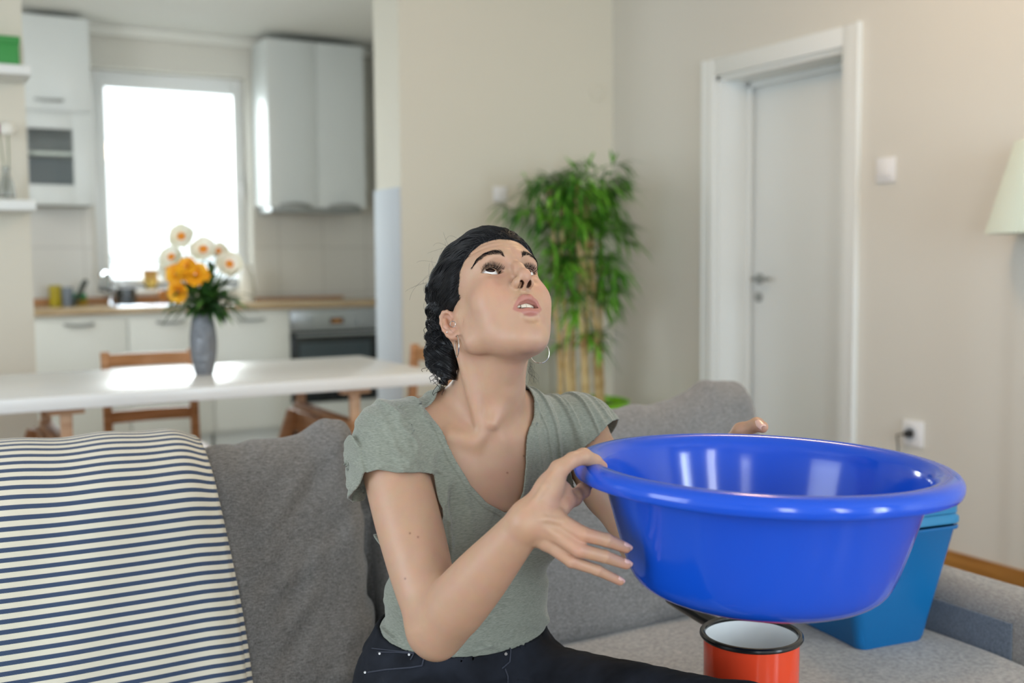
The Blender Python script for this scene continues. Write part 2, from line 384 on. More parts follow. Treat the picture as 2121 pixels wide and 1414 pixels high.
b = BM(); b.box(hz[0]-0.012, hz[0]+0.012, y0-0.035, y0-0.018, hz[2]-0.035, hz[2]+0.035, 0.004); b.box(hz[0]-0.009, hz[0]+0.009, y0-0.06, y0-0.045, hz[2]-0.11, hz[2]+0.01, 0.004); b.box(hz[0]-0.007, hz[0]+0.007, y0-0.05, y0-0.03, hz[2]-0.007, hz[2]+0.007)
b.build('window_handle', M_plast, w)
M_glass = bpy.data.materials.new('clear_glass'); M_glass.use_nodes = True; n, l = ND(M_glass); n.remove(n['Principled BSDF'])
tr = n.new('ShaderNodeBsdfTransparent'); gl = n.new('ShaderNodeBsdfGlossy'); gl.inputs['Roughness'].default_value = 0.02; mxs = n.new('ShaderNodeMixShader'); mxs.inputs[0].default_value = 0.06
tr.inputs[0].default_value = (0.97, 0.99, 0.98, 1)
l.new(tr.outputs[0], mxs.inputs[1]); l.new(gl.outputs[0], mxs.inputs[2]); l.new(mxs.outputs[0], n['Material Output'].inputs[0])
BM().box(g0, g1, y0+0.03, y0+0.036, gb, gt).build('pane', M_glass, w)
BM().box(WX0, WX1, YK-0.03, YK+0.14, WZ0-0.03, WZ0, 0.006).build('window_sill', M_whiteG, w)
# balcony rail outside the glass
b = BM()
for py in (531, 538, 545): zz = onY(350, py, YK+0.5)[2]; b.box(WX0-0.3, WX1+0.3, YK+0.48, YK+0.5, zz-0.009, zz+0.009)
for xx in (WX0-0.2, (WX0+WX1)/2+0.4, WX1+0.25): b.box(xx-0.015, xx+0.015, YK+0.478, YK+0.502, 0.0, onY(350, 529, YK+0.5)[2])
tag(b.build('balcony_railing', mat('grey_railing', 'AEB6BC', 0.5)), 'pale horizontal balcony rail seen outside through the kitchen window', 'railing')

# ------------------------------------------------------------------ kitchen units
M_unit = mat('matt_white_front', 'E6E9E4', 0.35); M_ugrey = mat('pale_grey_front', 'DBE0DF', 0.35)
def arc_handle(parent, cx, cz, y, wd, m=M_handle):
    pts = [(cx+wd*(t-0.5), y-0.012-0.022*math.sin(math.pi*t), cz-0.006*math.sin(math.pi*t)) for t in np.linspace(0, 1, 12)]
    BM().tube(pts, 0.009, 8).build('handle', m, parent)
xs = [-0.2, onY(71, 700, YC)[0], onY(265, 690, YC)[0], onY(440, 690, YC)[0], onY(601, 690, YC)[0]]
xs[1] = xs[2]-(xs[3]-xs[2])*1.12; xs[0] = xs[1]-0.6; xo = onY(783, 690, YC)[0]
labs = ['white base cabinet mostly hidden behind the wall with the shelves', 'white base cabinet nearest the left wall, under the yellow canister', 'white base cabinet in the middle, behind the wooden chair and vase', 'white base cabinet just left of the oven']
hx = [None, 163, 352, 520]
for i in range(4):
    if i == 0: continue
    a, c = xs[i], xs[i+1]; r = empty('base_cabinet', ((a+c)/2, YC+0.3, 0)); tag(r, labs[i], 'cabinet', 'white kitchen base cabinets')
    BM().box(a+0.001, c-0.001, YC+0.02, YK-0.02, 0.1, CZ-0.042).build('cabinet_body', M_unit, r)
    BM().box(a+0.01, c-0.01, YC+0.06, YK-0.03, 0.0, 0.1).build('plinth', M_ugrey, r)
    d = BM().box(a+0.003, c-0.003, YC, YC+0.02, 0.12, CZ-0.075, 0.002).build('door', M_unit, r)
    hp = onY(hx[i], 671-(hx[i]-163)*0.03, YC); arc_handle(d, hp[0], hp[2], YC, 0.17)
# worktop
M_top = noise_col(mat('light_oak_worktop', 'B59E7C', 0.22), 'A98F6C', 'C4AE8C', scale=(1.5, 14, 14), nscale=2.5)
tag(BM().box(xs[1]-0.2, 3.05, YC-0.025, YK-0.012, CZ-0.04, CZ, 0.004).build('worktop', M_top), 'light wood kitchen worktop running along the back wall under the window', 'worktop')
M_up = noise_col(mat('brown_upstand', 'A9774A', 0.4), '9E6B40', 'B98656', scale=(1.5, 14, 14), nscale=2.5)
z1 = onY(150, 617, YK-0.02)[2]
tag(BM().box(xs[1]-0.2, onY(350, 620, YK)[0], YK-0.03, YK-0.0125, CZ+0.0005, z1, 0.003).build('upstand', M_up), 'brown wooden upstand strip behind the worktop left of the flowers', 'upstand')
bx0, bx1 = onY(520, 615, YK-0.05), onY(711, 612, YK-0.05)
tag(BM().box(bx0[0], bx1[0], YK-0.06, YK-0.035, CZ+0.0005, bx1[2], 0.004).build('wooden_board', M_up), 'long brown wooden board leaning at the back of the worktop right of the window', 'board')
# oven
M_steel = mat('oven_steel', 'A9AFB4', 0.3, 0.85); M_ovg = mat('oven_black_glass', '1B2226', 0.1); M_ovi = mat('oven_window_glass', '39474E', 0.08)
ov = empty('oven', ((xs[4]+xo)/2, YC, 0)); tag(ov, 'built-in steel and black glass oven under the worktop', 'oven')
BM().box(xs[4]+0.003, xo+0.03, YC+0.02, YK-0.03, 0.1, CZ-0.042).build('oven_body', M_unit, ov)
zt_, zm = CZ-0.05, onY(690, 682, YC)[2]; zb = onY(690, 830, YC)[2]
pn = BM().box(xs[4]+0.004, xo, YC-0.005, YC+0.02, zm, zt_, 0.003).build('control_panel', M_steel, ov)
dp = onY(697, 664, YC); BM().box(dp[0]-0.05, dp[0]+0.05, YC-0.008, YC-0.003, dp[2]-0.02, dp[2]+0.02, 0.003).build('clock_display', mat('amber_display', '4A3418', 0.2), pn)
BM().box(dp[0]-0.03, dp[0]+0.03, YC-0.0095, YC-0.008, dp[2]-0.01, dp[2]+0.01, 0.001).build('display_digits', mat('amber_digits', 'B87824', 0.4), pn)
for kx in (643, 745):
    kp = onY(kx, 664, YC); BM().lathe([(0, 0), (0.022, 0), (0.019, 0.025), (0, 0.027)], (0, 0, 0), 24, Matrix.Translation((kp[0], YC-0.004, kp[2])) @ Matrix.Rotation(math.pi/2, 4, 'X')).build('knob', M_steel, pn)
dr = BM().box(xs[4]+0.004, xo, YC-0.008, YC+0.02, zb, zm-0.006, 0.003).build('oven_door', M_ovg, ov)
BM().box(xs[4]+0.06, xo-0.06, YC-0.0105, YC-0.0085, zb+0.07, zm-0.085, 0.001).build('oven_window', M_ovi, dr)
hz_ = onY(690, 692, YC-0.04)[2]
b = BM().tube([(xs[4]+0.03, YC-0.045, hz_), (xo-0.03, YC-0.045, hz_)], 0.01, 10); b.box(xs[4]+0.05, xs[4]+0.065, YC-0.045, YC-0.006, hz_-0.007, hz_+0.007); b.box(xo-0.065, xo-0.05, YC-0.045, YC-0.006, hz_-0.007, hz_+0.007)
b.build('handle', M_steel, dr)
BM().box(xs[4]+0.004, xo, YC, YC+0.02, 0.12, zb-0.006, 0.002).build('drawer_front', M_unit, ov)

# wall cabinets
YU = 7.24
def upper(name, x0, x1, z0, z1, label, m, doors, group='white kitchen wall cabinets'):
    r = empty(name, ((x0+x1)/2, (YU+YK)/2, z0)); tag(r, label, 'cabinet', group)
    BM().box(x0, x1, YU+0.02, YK-0.013, z0, z1, 0.002).build('cabinet_body', m, r)
    return r
a, c = onY(555, 300, YU)[0], onY(756, 300, YU)[0]; z0, z1 = onY(655, 426, YU)[2], onY(655, 88, YU)[2]; mid = onY(657, 300, YU)[0]
r = upper('wall_cabinet', a, c, z0, z1, 'tall two-door grey-white wall cabinet right of the window above the oven', M_ugrey, 2)
for (p, q, hxp) in ((a, mid, 611), (mid, c, 712)):
    d = BM().box(p+0.0015, q-0.0015, YU, YU+0.02, z0-0.012, z1, 0.002).build('door', M_ugrey, r)
    hp = onY(hxp, 417, YU); BM().tube([(hp[0]+0.11*(t-0.5)*2, YU-0.006-0.02*math.sin(math.pi*t), z0-0.005+0.014*math.sin(math.pi*t)) for t in np.linspace(0, 1, 12)], 0.012, 8).build('handle', M_handle, d)
tag(BM().box(a+0.02, c-0.02, YU+0.03, YK-0.013, z0-0.045, z0-0.003, 0.006).build('extractor_hood', mat('grey_hood', '9DA2A2', 0.35, 0.5)), 'slim grey extractor hood under the right wall cabinet', 'extractor hood')
a, c = onY(48, 130, YU)[0]-0.02, onY(187, 130, YU)[0]; zm1 = onY(120, 231, YU)[2]; zt1 = onY(120, 34, YU)[2]
r = upper('wall_cabinet', a, c, zm1+0.002, zt1, 'upper white wall cabinet with a bar handle left of the window', M_ugrey, 1)
d = BM().box(a+0.002, c-0.002, YU, YU+0.02, zm1+0.004, zt1, 0.002).build('door', M_ugrey, r); hp = onY(100, 207, YU); arc_handle(d, hp[0], hp[2], YU, 0.16)
z0 = onY(125, 424, YU)[2]
r = empty('glass_wall_cabinet', ((a+c)/2, (YU+YK)/2, z0)); tag(r, 'lower white wall cabinet with a glass door left of the window', 'cabinet', 'white kitchen wall cabinets')
t_ = 0.018; b = BM(); b.box(a, a+t_, YU+0.02, YK-0.013, z0, zm1); b.box(c-t_, c, YU+0.02, YK-0.013, z0, zm1); b.box(a, c, YU+0.02, YK-0.013, z0, z0+t_); b.box(a, c, YU+0.02, YK-0.013, zm1-t_, zm1); b.box(a, c, YK-0.03, YK-0.013, z0, zm1)
b.build('cabinet_body', mat('grey_cabinet_inside', '9CA3A0', 0.5), r)
gx0, gx1 = onY(58, 320, YU)[0], onY(152, 320, YU)[0]; gz0, gz1 = onY(105, 382, YU)[2], onY(105, 266, YU)[2]
b = BM(); b.box(a, gx0, YU, YU+0.02, z0, zm1, 0.002); b.box(gx1, c, YU, YU+0.02, z0, zm1, 0.002); b.box(gx0, gx1, YU, YU+0.02, z0, gz0, 0.002); b.box(gx0, gx1, YU, YU+0.02, gz1, zm1, 0.002)
d = b.build('door', M_ugrey, r); BM().box(gx0, gx1, YU+0.008, YU+0.012, gz0, gz1).build('pane', M_glass, d)
zs = onY(105, 319, YU+0.1)[2]; BM().box(a+t_, c-t_, YU+0.05, YK-0.03, zs-0.01, zs+0.01).build('shelf_board', M_unit, r)

# things on the worktop
yk = 7.42
def cz(px, py=620): return onY(px, py, yk)[0]
M_yel = mat('yellow_plastic', 'B3A21C', 0.4); M_grn = mat('green_sponge', '2E8A57', 0.8)
x = cz(115); wd = 0.036
r = empty('yellow_canister', (x, yk, CZ)); tag(r, 'yellow canister at the left end of the worktop', 'canister')
BM().lathe([(0, 0), (wd, 0), (wd+0.002, 0.01), (wd, 0.11), (0, 0.11)], (x, yk, CZ+0.001), 28).build('canister_body', M_yel, r)
BM().lathe([(0, 0), (wd+0.003, 0), (wd+0.003, 0.018), (wd-0.01, 0.024), (0, 0.024)], (x, yk, CZ+0.112), 28).build('lid', M_yel, r)
x = cz(136)+0.012
r = empty('utensil_jar', (x, yk-0.01, CZ)); tag(r, 'grey-blue utensil jar beside the yellow canister', 'jar')
BM().lathe([(0, 0), (0.03, 0), (0.034, 0.02), (0.034, 0.12), (0.031, 0.12), (0.03, 0.01), (0, 0.01)], (x, yk-0.01, CZ+0.001), 24).build('jar_body', mat('grey_blue_ceramic', '7C8794', 0.35), r)
tag(BM().tube([(x+0.035, yk-0.06, CZ+0.012), (x+0.06, yk-0.05, CZ+0.07), (x+0.1, yk-0.04, CZ+0.15), (x+0.112, yk-0.038, CZ+0.168)], [0.013, 0.015, 0.018, 0.012], 10).build('dark_spatula', mat('dark_green_handle', '2C352C', 0.5)), 'dark green utensil handle leaning out beside the grey jar', 'utensil')
x = cz(160); r = empty('sponge_stack', (x+0.01, yk, CZ)); tag(r, 'green and yellow dish sponge lying on the worktop', 'sponge')
BM().box(x-0.03, x+0.06, yk-0.02, yk+0.05, CZ+0.001, CZ+0.04, 0.006).build('yellow_foam', mat('ochre_foam', '9C7D1E', 0.9), r)
BM().box(x-0.02, x+0.055, yk-0.02, yk+0.05, CZ+0.041, CZ+0.08, 0.008).build('green_pad', M_grn, r)
# moka pot and kettle-like steel pot
M_sdark = mat('dark_steel', '5B5E60', 0.25, 0.9)
x = cz(262); r = empty('steel_pot', (x, yk, CZ)); tag(r, 'small dark steel pot with a pale highlight below the window', 'pot')
BM().lathe([(0, 0), (0.062, 0), (0.065, 0.01), (0.062, 0.105), (0.058, 0.105), (0.058, 0.012), (0, 0.012)], (x, yk, CZ+0.001), 32).build('pot_body', M_sdark, r)
BM().tube([(x-0.06, yk, CZ+0.085), (x-0.1, yk-0.005, CZ+0.092), (x-0.17, yk-0.01, CZ+0.1)], [0.008, 0.009, 0.011], 8).build('handle', M_dark, r)
x = cz(235); r = empty('kitchen_tap', (x, 7.52, CZ)); tag(r, 'chrome kitchen tap rising in front of the window', 'tap')
b = BM().tube([(x, 7.52, CZ+0.001), (x, 7.52, CZ+0.14), (x-0.01, 7.5, CZ+0.2), (x-0.05, 7.42, CZ+0.215), (x-0.08, 7.36, CZ+0.19)], 0.012, 12); b.lathe([(0, 0), (0.026, 0), (0.024, 0.03), (0, 0.03)], (x, 7.52, CZ+0.001), 24)
b.build('tap_spout', mat('chrome', 'D8DCE0', 0.12, 1.0), r); BM().tube([(x+0.015, 7.52, CZ+0.1), (x+0.07, 7.5, CZ+0.135)], 0.008, 8).build('tap_lever', mat('chrome_lever', 'D0D4D8', 0.15, 1.0), r)
sx0, sx1 = cz(215), cz(360)
b = BM(); b.box(sx0, sx1, 7.04, 7.34, CZ+0.0005, CZ+0.004, 0.001); b.box(sx0+0.02, sx0+0.42, 7.07, 7.31, CZ+0.004, CZ+0.007, 0.001)
tag(b.build('sink', mat('sink_steel', 'CDD2DC', 0.18, 1.0)), 'shiny steel sink set into the worktop below the window', 'sink')
cp = onY(316, 578, 7.6); zc0 = WZ0+0.002
r = empty('yellow_cup', (cp[0], 7.66, WZ0)); tag(r, 'yellow-brown cup standing on the window sill left of the flowers', 'cup')
BM().lathe([(0, 0), (0.028, 0), (0.042, 0.03), (0.05, 0.075), (0.052, 0.13), (0.049, 0.13), (0.046, 0.075), (0.038, 0.032), (0, 0.01)], (cp[0], 7.66, zc0), 28).build('cup_body', noise_col(mat('ochre_glaze', 'C99A55', 0.4), 'B98A48', 'E0C368', nscale=14), r)
x = cz(347); r = empty('orange_pot', (x, yk, CZ)); tag(r, 'orange-brown pot on the worktop behind the flowers', 'pot')
BM().lathe([(0, 0), (0.04, 0), (0.055, 0.04), (0.05, 0.09), (0.045, 0.09), (0.045, 0.02), (0, 0.02)], (x, yk, CZ+0.001), 28).build('pot_body', mat('orange_glaze', 'B9742C', 0.4), r)
x = cz(512); r = empty('white_jug', (x, yk, CZ)); tag(r, 'tall pale jug on the worktop at the right edge of the window', 'jug')
BM().lathe([(0, 0), (0.05, 0), (0.055, 0.06), (0.05, 0.17), (0.035, 0.22), (0.042, 0.25), (0.038, 0.25), (0.03, 0.22), (0.045, 0.16), (0, 0.02)], (x, yk, CZ+0.001), 28).build('jug_body', mat('pale_ceramic', 'E2E2DA', 0.3), r)

# ------------------------------------------------------------------ shelves on the partition wall
for (py0, py1, pxr, lab) in ((133, 153, 65, 'upper white floating shelf holding the green box'), (413, 435, 75, 'lower white floating shelf holding the glass vase')):
    yf = 4.78; zt2, zb2 = onY(30, py0, yf)[2], onY(30, py1, yf)[2]; xr = onY(pxr, (py0+py1)/2, yf)[0]
    tag(BM().box(xr-1.1, xr, yf, YB-0.002, zb2, zt2, 0.003).build('floating_shelf', M_white), lab, 'shelf', 'white floating shelves on the left wall')
yf = 4.86; q = onY(42, 100, yf); zsh = onY(30, 133, 4.78)[2]; ztb = onY(20, 74, yf)[2]
r = empty('green_box', (q[0]-0.15, yf+0.06, zsh)); tag(r, 'green storage box with a lid on the upper white shelf', 'box')
M_green = mat('green_cardboard', '3E9A4C', 0.6)
BM().box(q[0]-0.3+0.004, q[0]-0.004, yf+0.004, yf+0.14, zsh+0.001, ztb-0.03, 0.002).build('box_body', M_green, r)
BM().box(q[0]-0.3, q[0], yf, yf+0.145, ztb-0.03, ztb, 0.002).build('lid', mat('green_lid', '3A9648', 0.6), r)
# glass vase with two artificial flowers on the lower shelf
zsh = onY(30, 413, 4.78)[2]; vx = onY(13, 380, 4.9)[0]; vy = 4.9
r = empty('glass_vase', (vx, vy, zsh)); tag(r, 'small clear glass vase on the lower white shelf', 'vase')
BM().lathe([(0, 0.002), (0.03, 0.002), (0.036, 0.02), (0.03, 0.07), (0.014, 0.11), (0.018, 0.14), (0.0155, 0.14), (0.0115, 0.11), (0.027, 0.07), (0.033, 0.02), (0, 0.008)], (vx, vy, zsh), 32).build('vase_body', mat('vase_glass', 'F4F8F8', 0.03, **{'Transmission Weight': 0.92, 'IOR': 1.3}), r)
def pom(name, c, rad, m, stem_from, lab, mst):
    r = empty(name, stem_from); tag(r, lab, 'flower', 'flowers in the glass vase on the shelf')
    b = BM(); np_ = 14          # a full rounded bloom of overlapping petal rows
    for row in range(6):
        el = -0.5+row*0.36
        for i in range(np_-row*2):
            an = 2*math.pi*(i+0.5*(row % 2))/(np_-row*2); d = Vector((math.cos(an)*math.cos(el), math.sin(an)*math.cos(el), math.sin(el)))
            Mp = Matrix.Translation(Vector(c)+d*rad*0.62) @ d.to_track_quat('Z', 'Y').to_matrix().to_4x4()
            b.lathe([(0, -rad*0.12), (rad*0.26, 0), (rad*0.34, rad*0.16), (rad*0.26, rad*0.30), (0, rad*0.36)], (0, 0, 0), 10, Mp)
    b.build('petals', m, r)
    BM().tube([stem_from, (Vector(stem_from)*0.5+Vector(c)*0.5)+Vector((0.006, 0, 0)), c], 0.0022, 6).build('stem', mst, r)
M_stem = mat('green_stem', '4E6B2E', 0.6); base_ = (vx, vy, zsh+0.02)
pom('white_flower', tuple(onY(16, 268, vy)), 0.034, mat('white_petal', 'EFEDE2', 0.7), base_, 'white round flower in the glass vase on the shelf', M_stem)
pom('magenta_flower', tuple(onY(-4, 268, vy+0.01)), 0.022, mat('magenta_petal', '8E1F4E', 0.7), (vx-0.004, vy, zsh+0.02), 'dark magenta flower at the left edge beside the white flower', M_stem)

# ------------------------------------------------------------------ electrics on the walls
p = onY(1035, 402, YB); r = empty('light_switch', (p[0], YB, p[2])); tag(r, 'white switch on the beige wall beside the bamboo plant', 'switch')
BM().box(p[0]-0.04, p[0]+0.04, YB-0.012, YB, p[2]-0.04, p[2]+0.04, 0.003).build('switch_plate', M_plast, r); BM().box(p[0]-0.026, p[0]+0.026, YB-0.017, YB-0.011, p[2]-0.026, p[2]+0.026, 0.002).build('rocker', M_plast, r)
p = onX(1837, 352, XW); r = empty('light_switch', (XW, p[1], p[2])); tag(r, 'white square light switch on the wall right of the door', 'switch')
BM().box(XW-0.012, XW, p[1]-0.048, p[1]+0.048, p[2]-0.05, p[2]+0.05, 0.004).build('switch_plate', M_plast, r); BM().box(XW-0.02, XW-0.011, p[1]-0.03, p[1]+0.03, p[2]-0.03, p[2]+0.03, 0.003).build('rocker', M_plast, r)
p = onY(1237, 191, YB); tag(BM().lathe([(0, 0), (0.05, 0), (0.05, 0.006), (0.043, 0.009), (0.042, 0.004), (0, 0.004)], (0, 0, 0), 40, Matrix.Translation((p[0], YB, p[2])) @ Matrix.Rotation(math.pi/2, 4, 'X')).build('round_wall_cover', M_wall), 'faint round wall-coloured cover high above the bamboo plant', 'wall cover')
p = onX(1893, 897, XW); r = empty('wall_socket', (XW, p[1], p[2])); tag(r, 'white wall socket low on the wall right of the door', 'socket')
sp = BM().box(XW-0.012, XW, p[1]-0.05, p[1]+0.05, p[2]-0.052, p[2]+0.052, 0.005).build('socket_plate', M_plast, r)
BM().lathe([(0.03, 0), (0.03, 0.004), (0.022, 0.004), (0.021, -0.004)], (0, 0, 0), 32, Matrix.Translation((XW-0.012, p[1]+0.005, p[2])) @ Matrix.Rotation(-math.pi/2, 4, 'Y')).build('socket_ring', mat('socket_grey', 'C9CDD2', 0.4), r)
r = empty('power_plug', (XW-0.02, p[1]+0.005, p[2])); tag(r, 'black plug with a thin cable in the white wall socket', 'plug')
BM().lathe([(0, 0), (0.017, 0), (0.016, 0.012), (0.009, 0.03), (0, 0.032)], (0, 0, 0), 24, Matrix.Translation((XW-0.0165, p[1]+0.005, p[2])) @ Matrix.Rotation(-math.pi/2, 4, 'Y')).build('plug_body', M_dark, r)
q1 = onX(1866, 925, XW-0.03); BM().tube([(XW-0.045, p[1]+0.005, p[2]), (XW-0.05, p[1]+0.04, p[2]-0.008), (XW-0.045, q1[1], q1[2]), (XW-0.03, q1[1]+0.02, q1[2]-0.1), (XW-0.03, q1[1]+0.03, 0.1), (XW-0.03, q1[1]-0.1, 0.01), (XW-0.03, q1[1]-0.6, 0.008)], 0.0035, 8).build('cable', mat('dark_cable', '2C332E', 0.5), r)

# ------------------------------------------------------------------ floor lamp at the right edge
LX, LYY = 3.1, 1.95
lb = onX(2053, 481, 2.98); 
lc = onX(2160, 481, 3.05); zb_, zt_ = lb[2], onX(2110, 291, 3.0)[2]
rb = 0.19; cen = np.array(at(2053, 481, 3.62)) + CR*(rb+0.0); cen[2] = lb[2]
dd = 3.62; zb_ = at(2060, 483, dd)[2]; zt_ = at(2110, 291, dd)[2]; r1, r2 = rb, rb*0.55
fl = empty('floor_lamp', (cen[0], cen[1], 0)); tag(fl, 'floor lamp with a pleated pale shade at the right edge', 'lamp')
M_shade = mat('pleated_pale_fabric', 'D9E2D6', 0.8, **{'Transmission Weight': 0.0}); M_shade.node_tree.nodes['Principled BSDF'].inputs['Subsurface Weight'].default_value = 0.0
npl = 72
BM().lathe([(r1, 0), (r2, zt_-zb_), (r2-0.003, zt_-zb_), (r1-0.003, 0)], (cen[0], cen[1], zb_), npl*4, None, lambda r_, a_, z_: r_*(1+0.03*math.cos(a_*npl))).build('lamp_shade', M_shade, fl, angle=60)
BM().tube([(cen[0], cen[1], 0.02), (cen[0], cen[1], zt_-0.03)], 0.011, 12).build('pole', M_metal, fl)
BM().lathe([(0, 0.0), (0.14, 0.0), (0.14, 0.012), (0.02, 0.024), (0, 0.024)], (cen[0], cen[1], 0.001), 40).build('base', M_metal, fl)
b = BM(); 
for k_ in range(3): a_ = k_*2.094; b.tube([(cen[0], cen[1], zt_-0.03), (cen[0]+math.cos(a_)*(r2-0.003), cen[1]+math.sin(a_)*(r2-0.003), zt_-0.01)], 0.002, 6)
b.build('shade_ring', M_metal, fl)
# ------------------------------------------------------------------ dining table, trestles, chairs
M_wood = noise_col(mat('pine_wood', 'B07E52', 0.45), 'A06E44', 'C08F62', scale=(3, 3, 25), nscale=2.0)
M_wood2 = noise_col(mat('light_pine_wood', 'C79C78', 0.45), 'BA8E6A', 'D2AB88', scale=(3, 3, 25), nscale=2.0)
M_wood3 = noise_col(mat('brown_stained_wood', '6E4424', 0.4), '5E3A1E', '7E5230', scale=(3, 3, 25), nscale=2.0)
M_tab = mat('white_gloss_table', 'EFF1F0', 0.27, spec=0.6)
TZ = 0.80; TH = 0.046
TY0 = float(onZ(0, 828, TZ)[1]); TY1 = float(onZ(0, 776, TZ)[1]); TX1 = float(onZ(762, 739, TZ)[0]); TX0 = -0.35
tbl = empty('dining_table', ((TX0+TX1)/2, (TY0+TY1)/2, 0)); tag(tbl, 'long white glossy table on wooden trestles behind the sofa', 'table')
BM().box(TX0, TX1, TY0, TY1, TZ-TH, TZ, 0.004).build('tabletop', M_tab, tbl)
def trestle(cx, y0, y1, lab, mt):
    r = empty('trestle', (cx, (y0+y1)/2, 0)); tag(r, lab, 'trestle', 'wooden trestles under the white table')
    zt = TZ-TH-0.001; zb = 0.60
    for ya in (y0, y1-0.05): BM().box(cx-0.055, cx+0.055, ya, ya+0.05, zt-0.022, zt, 0.003).build('cap_block', mt, r)
    for yy in (y0+0.025, y1-0.025): BM().box(cx-0.018, cx+0.018, yy-0.014, yy+0.014, 0.40, zt-0.02, 0.002).build('post', mt, r)
    b = BM()
    b.box(cx-0.022, cx+0.022, y0-0.01, y1+0.01, zb-0.02, zb+0.025, 0.003); b.build('upper_rail', M_wood, r)
    for sx in (-1, 1):
        BM().box(cx+sx*0.03-0.012, cx+sx*0.03+0.012, y0-0.02, y1+0.02, zb-0.085, zb-0.0, 0.003).build('side_rail', M_wood, r)
        for yy in (y0+0.06, y1-0.06): BM().bar((cx+sx*0.045, yy, zb+0.0), (cx+sx*0.24, yy, 0.012), 0.05, 0.024, 0.003, (0, 1, 0)).build('leg', M_wood, r)
        BM().bar((cx+sx*0.19, y0+0.06, 0.16), (cx+sx*0.19, y1-0.06, 0.16), 0.045, 0.02, 0.003).build('foot_rail', M_wood, r)
c1 = onY(137, 860, TY0+0.08)[0]; c2 = onY(735, 815, TY0+0.08)[0]
trestle(c1, TY0+0.06, TY1-0.08, 'wooden trestle under the left part of the white table', M_wood2)
trestle(c2, TY0+0.06, TY1-0.08, 'wooden trestle under the right part of the white table', M_wood2)
def chair(xc, yc, rot, lab, m, w_=0.39, zt=None, ztop=0.865, zr2=0.60):
    r = empty('dining_chair', (xc, yc, 0)); tag(r, lab, 'chair', 'wooden dining chairs at the white table')
    M = Matrix.Translation((xc, yc, 0)) @ Matrix.Rotation(rot, 4, 'Z')   # local: backrest at y=0 plane, seat toward -y
    def bb(name, *a, par=r): return BM().box(*a, 0.004, M).build(name, m, par)
    for s in (-1, 1):
        BM().bar(M @ Vector((s*(w_/2-0.018), 0.0, 0.42)), M @ Vector((s*(w_/2-0.018), 0.03, ztop)), 0.034, 0.03, 0.004, (0, 1, 0)).build('back_post', m, r)
        BM().bar(M @ Vector((s*(w_/2-0.018), 0.0, 0.43)), M @ Vector((s*(w_/2-0.018), 0.03, 0.0)), 0.034, 0.03, 0.004, (0, 1, 0)).build('leg', m, r)
        BM().bar(M @ Vector((s*(w_/2-0.018), -0.38, 0.43)), M @ Vector((s*(w_/2-0.018), -0.39, 0.0)), 0.034, 0.034, 0.004, (0, 1, 0)).build('leg', m, r)
    def curved(name, z0, z1):
        vs = []; N = 12
        for i in range(N+1):
            u = (i/N-0.5)*(w_-0.04); y = 0.028*(1-(2*u/w_)**2)+0.012
            for (dy, z) in ((0, z0), (0.016, z0), (0.016, z1), (0, z1)): vs.append(M @ Vector((u, y+dy, z)))
        fs = [(0, 1, 2, 3), tuple(4*N+k for k in (3, 2, 1, 0))]
        for i in range(N):
            for k in range(4): fs.append((4*i+k, 4*i+4+k, 4*i+4+(k+1) % 4, 4*i+(k+1) % 4))
        BM().poly(vs, fs).build(name, m, r)
    curved('top_rail', ztop-0.065, ztop-0.012); curved('middle_rail', zr2-0.05, zr2+0.0)
    bb('seat', -w_/2, w_/2, -0.41, 0.02, 0.43, 0.455)
    bb('apron', -w_/2+0.02, w_/2-0.02, -0.385, -0.365, 0.37, 0.43)
    return r
M_chair = noise_col(mat('orange_brown_wood', 'B9824F', 0.4), 'A97442', 'C99262', scale=(3, 3, 25), nscale=2.0)
YCH = 4.66
xa, xb = onY(207, 735, YCH)[0], onY(411, 870, YCH)[0]; zt_ = onY(300, 731, YCH)[2]; zr_ = onY(315, 848, YCH)[2]
chair((xa+xb)/2+0.005, YCH, 0, 'brown wooden chair behind the table, left of the flower vase', M_chair, xb-xa, ztop=zt_+0.01, zr2=zr_)
p = onY(880, 738, 3.95); chair(p[0]+0.02, 3.98, -math.pi/2, 'brown wooden chair at the right end of the table, behind the woman', M_chair, 0.40, ztop=onY(880, 720, 3.95)[2], zr2=0.64)

# ------------------------------------------------------------------ vase of flowers on the table
vp = onZ(421, 776, TZ); vy = float(vp[1])+0.02; vx = float(onY(423, 776, vy)[0])
M_vase = mat('embossed_grey_glaze', '74787E', 0.22, spec=0.7)
n, l = ND(M_vase); tc = n.new('ShaderNodeTexCoord'); vo = n.new('ShaderNodeTexVoronoi'); vo.inputs['Scale'].default_value = 48; vo.feature = 'SMOOTH_F1'
bp = n.new('ShaderNodeBump'); bp.inputs['Strength'].default_value = 1.0; bp.inputs['Distance'].default_value = 0.008
l.new(tc.outputs['Object'], vo.inputs['Vector']); l.new(vo.outputs['Distance'], bp.inputs['Height']); l.new(bp.outputs[0], n['Principled BSDF'].inputs['Normal'])
hz = onY(421, 648, vy)[2]-TZ; rr = (onY(453, 710, vy)[0]-onY(393, 710, vy)[0])/2*0.93
def vprof(t): return rr*(0.60+0.40*math.sin(math.pi*(0.10+0.80*t))**1.1) if True else 0
ts = np.linspace(0, 1, 22)
prof = [(0, 0)]+[(rr*(0.66+0.34*math.sin(math.pi*min(1, t*0.98))**0.9), t*hz) for t in ts]+[(rr*0.60, hz), (rr*0.5, hz*0.7), (0, hz*0.6)]
vr = empty('flower_vase', (vx, vy, TZ)); tag(vr, 'bulging grey embossed ceramic vase standing on the white table', 'vase')
BM().lathe(prof, (vx, vy, TZ+0.001), 48).build('vase_body', M_vase, vr)
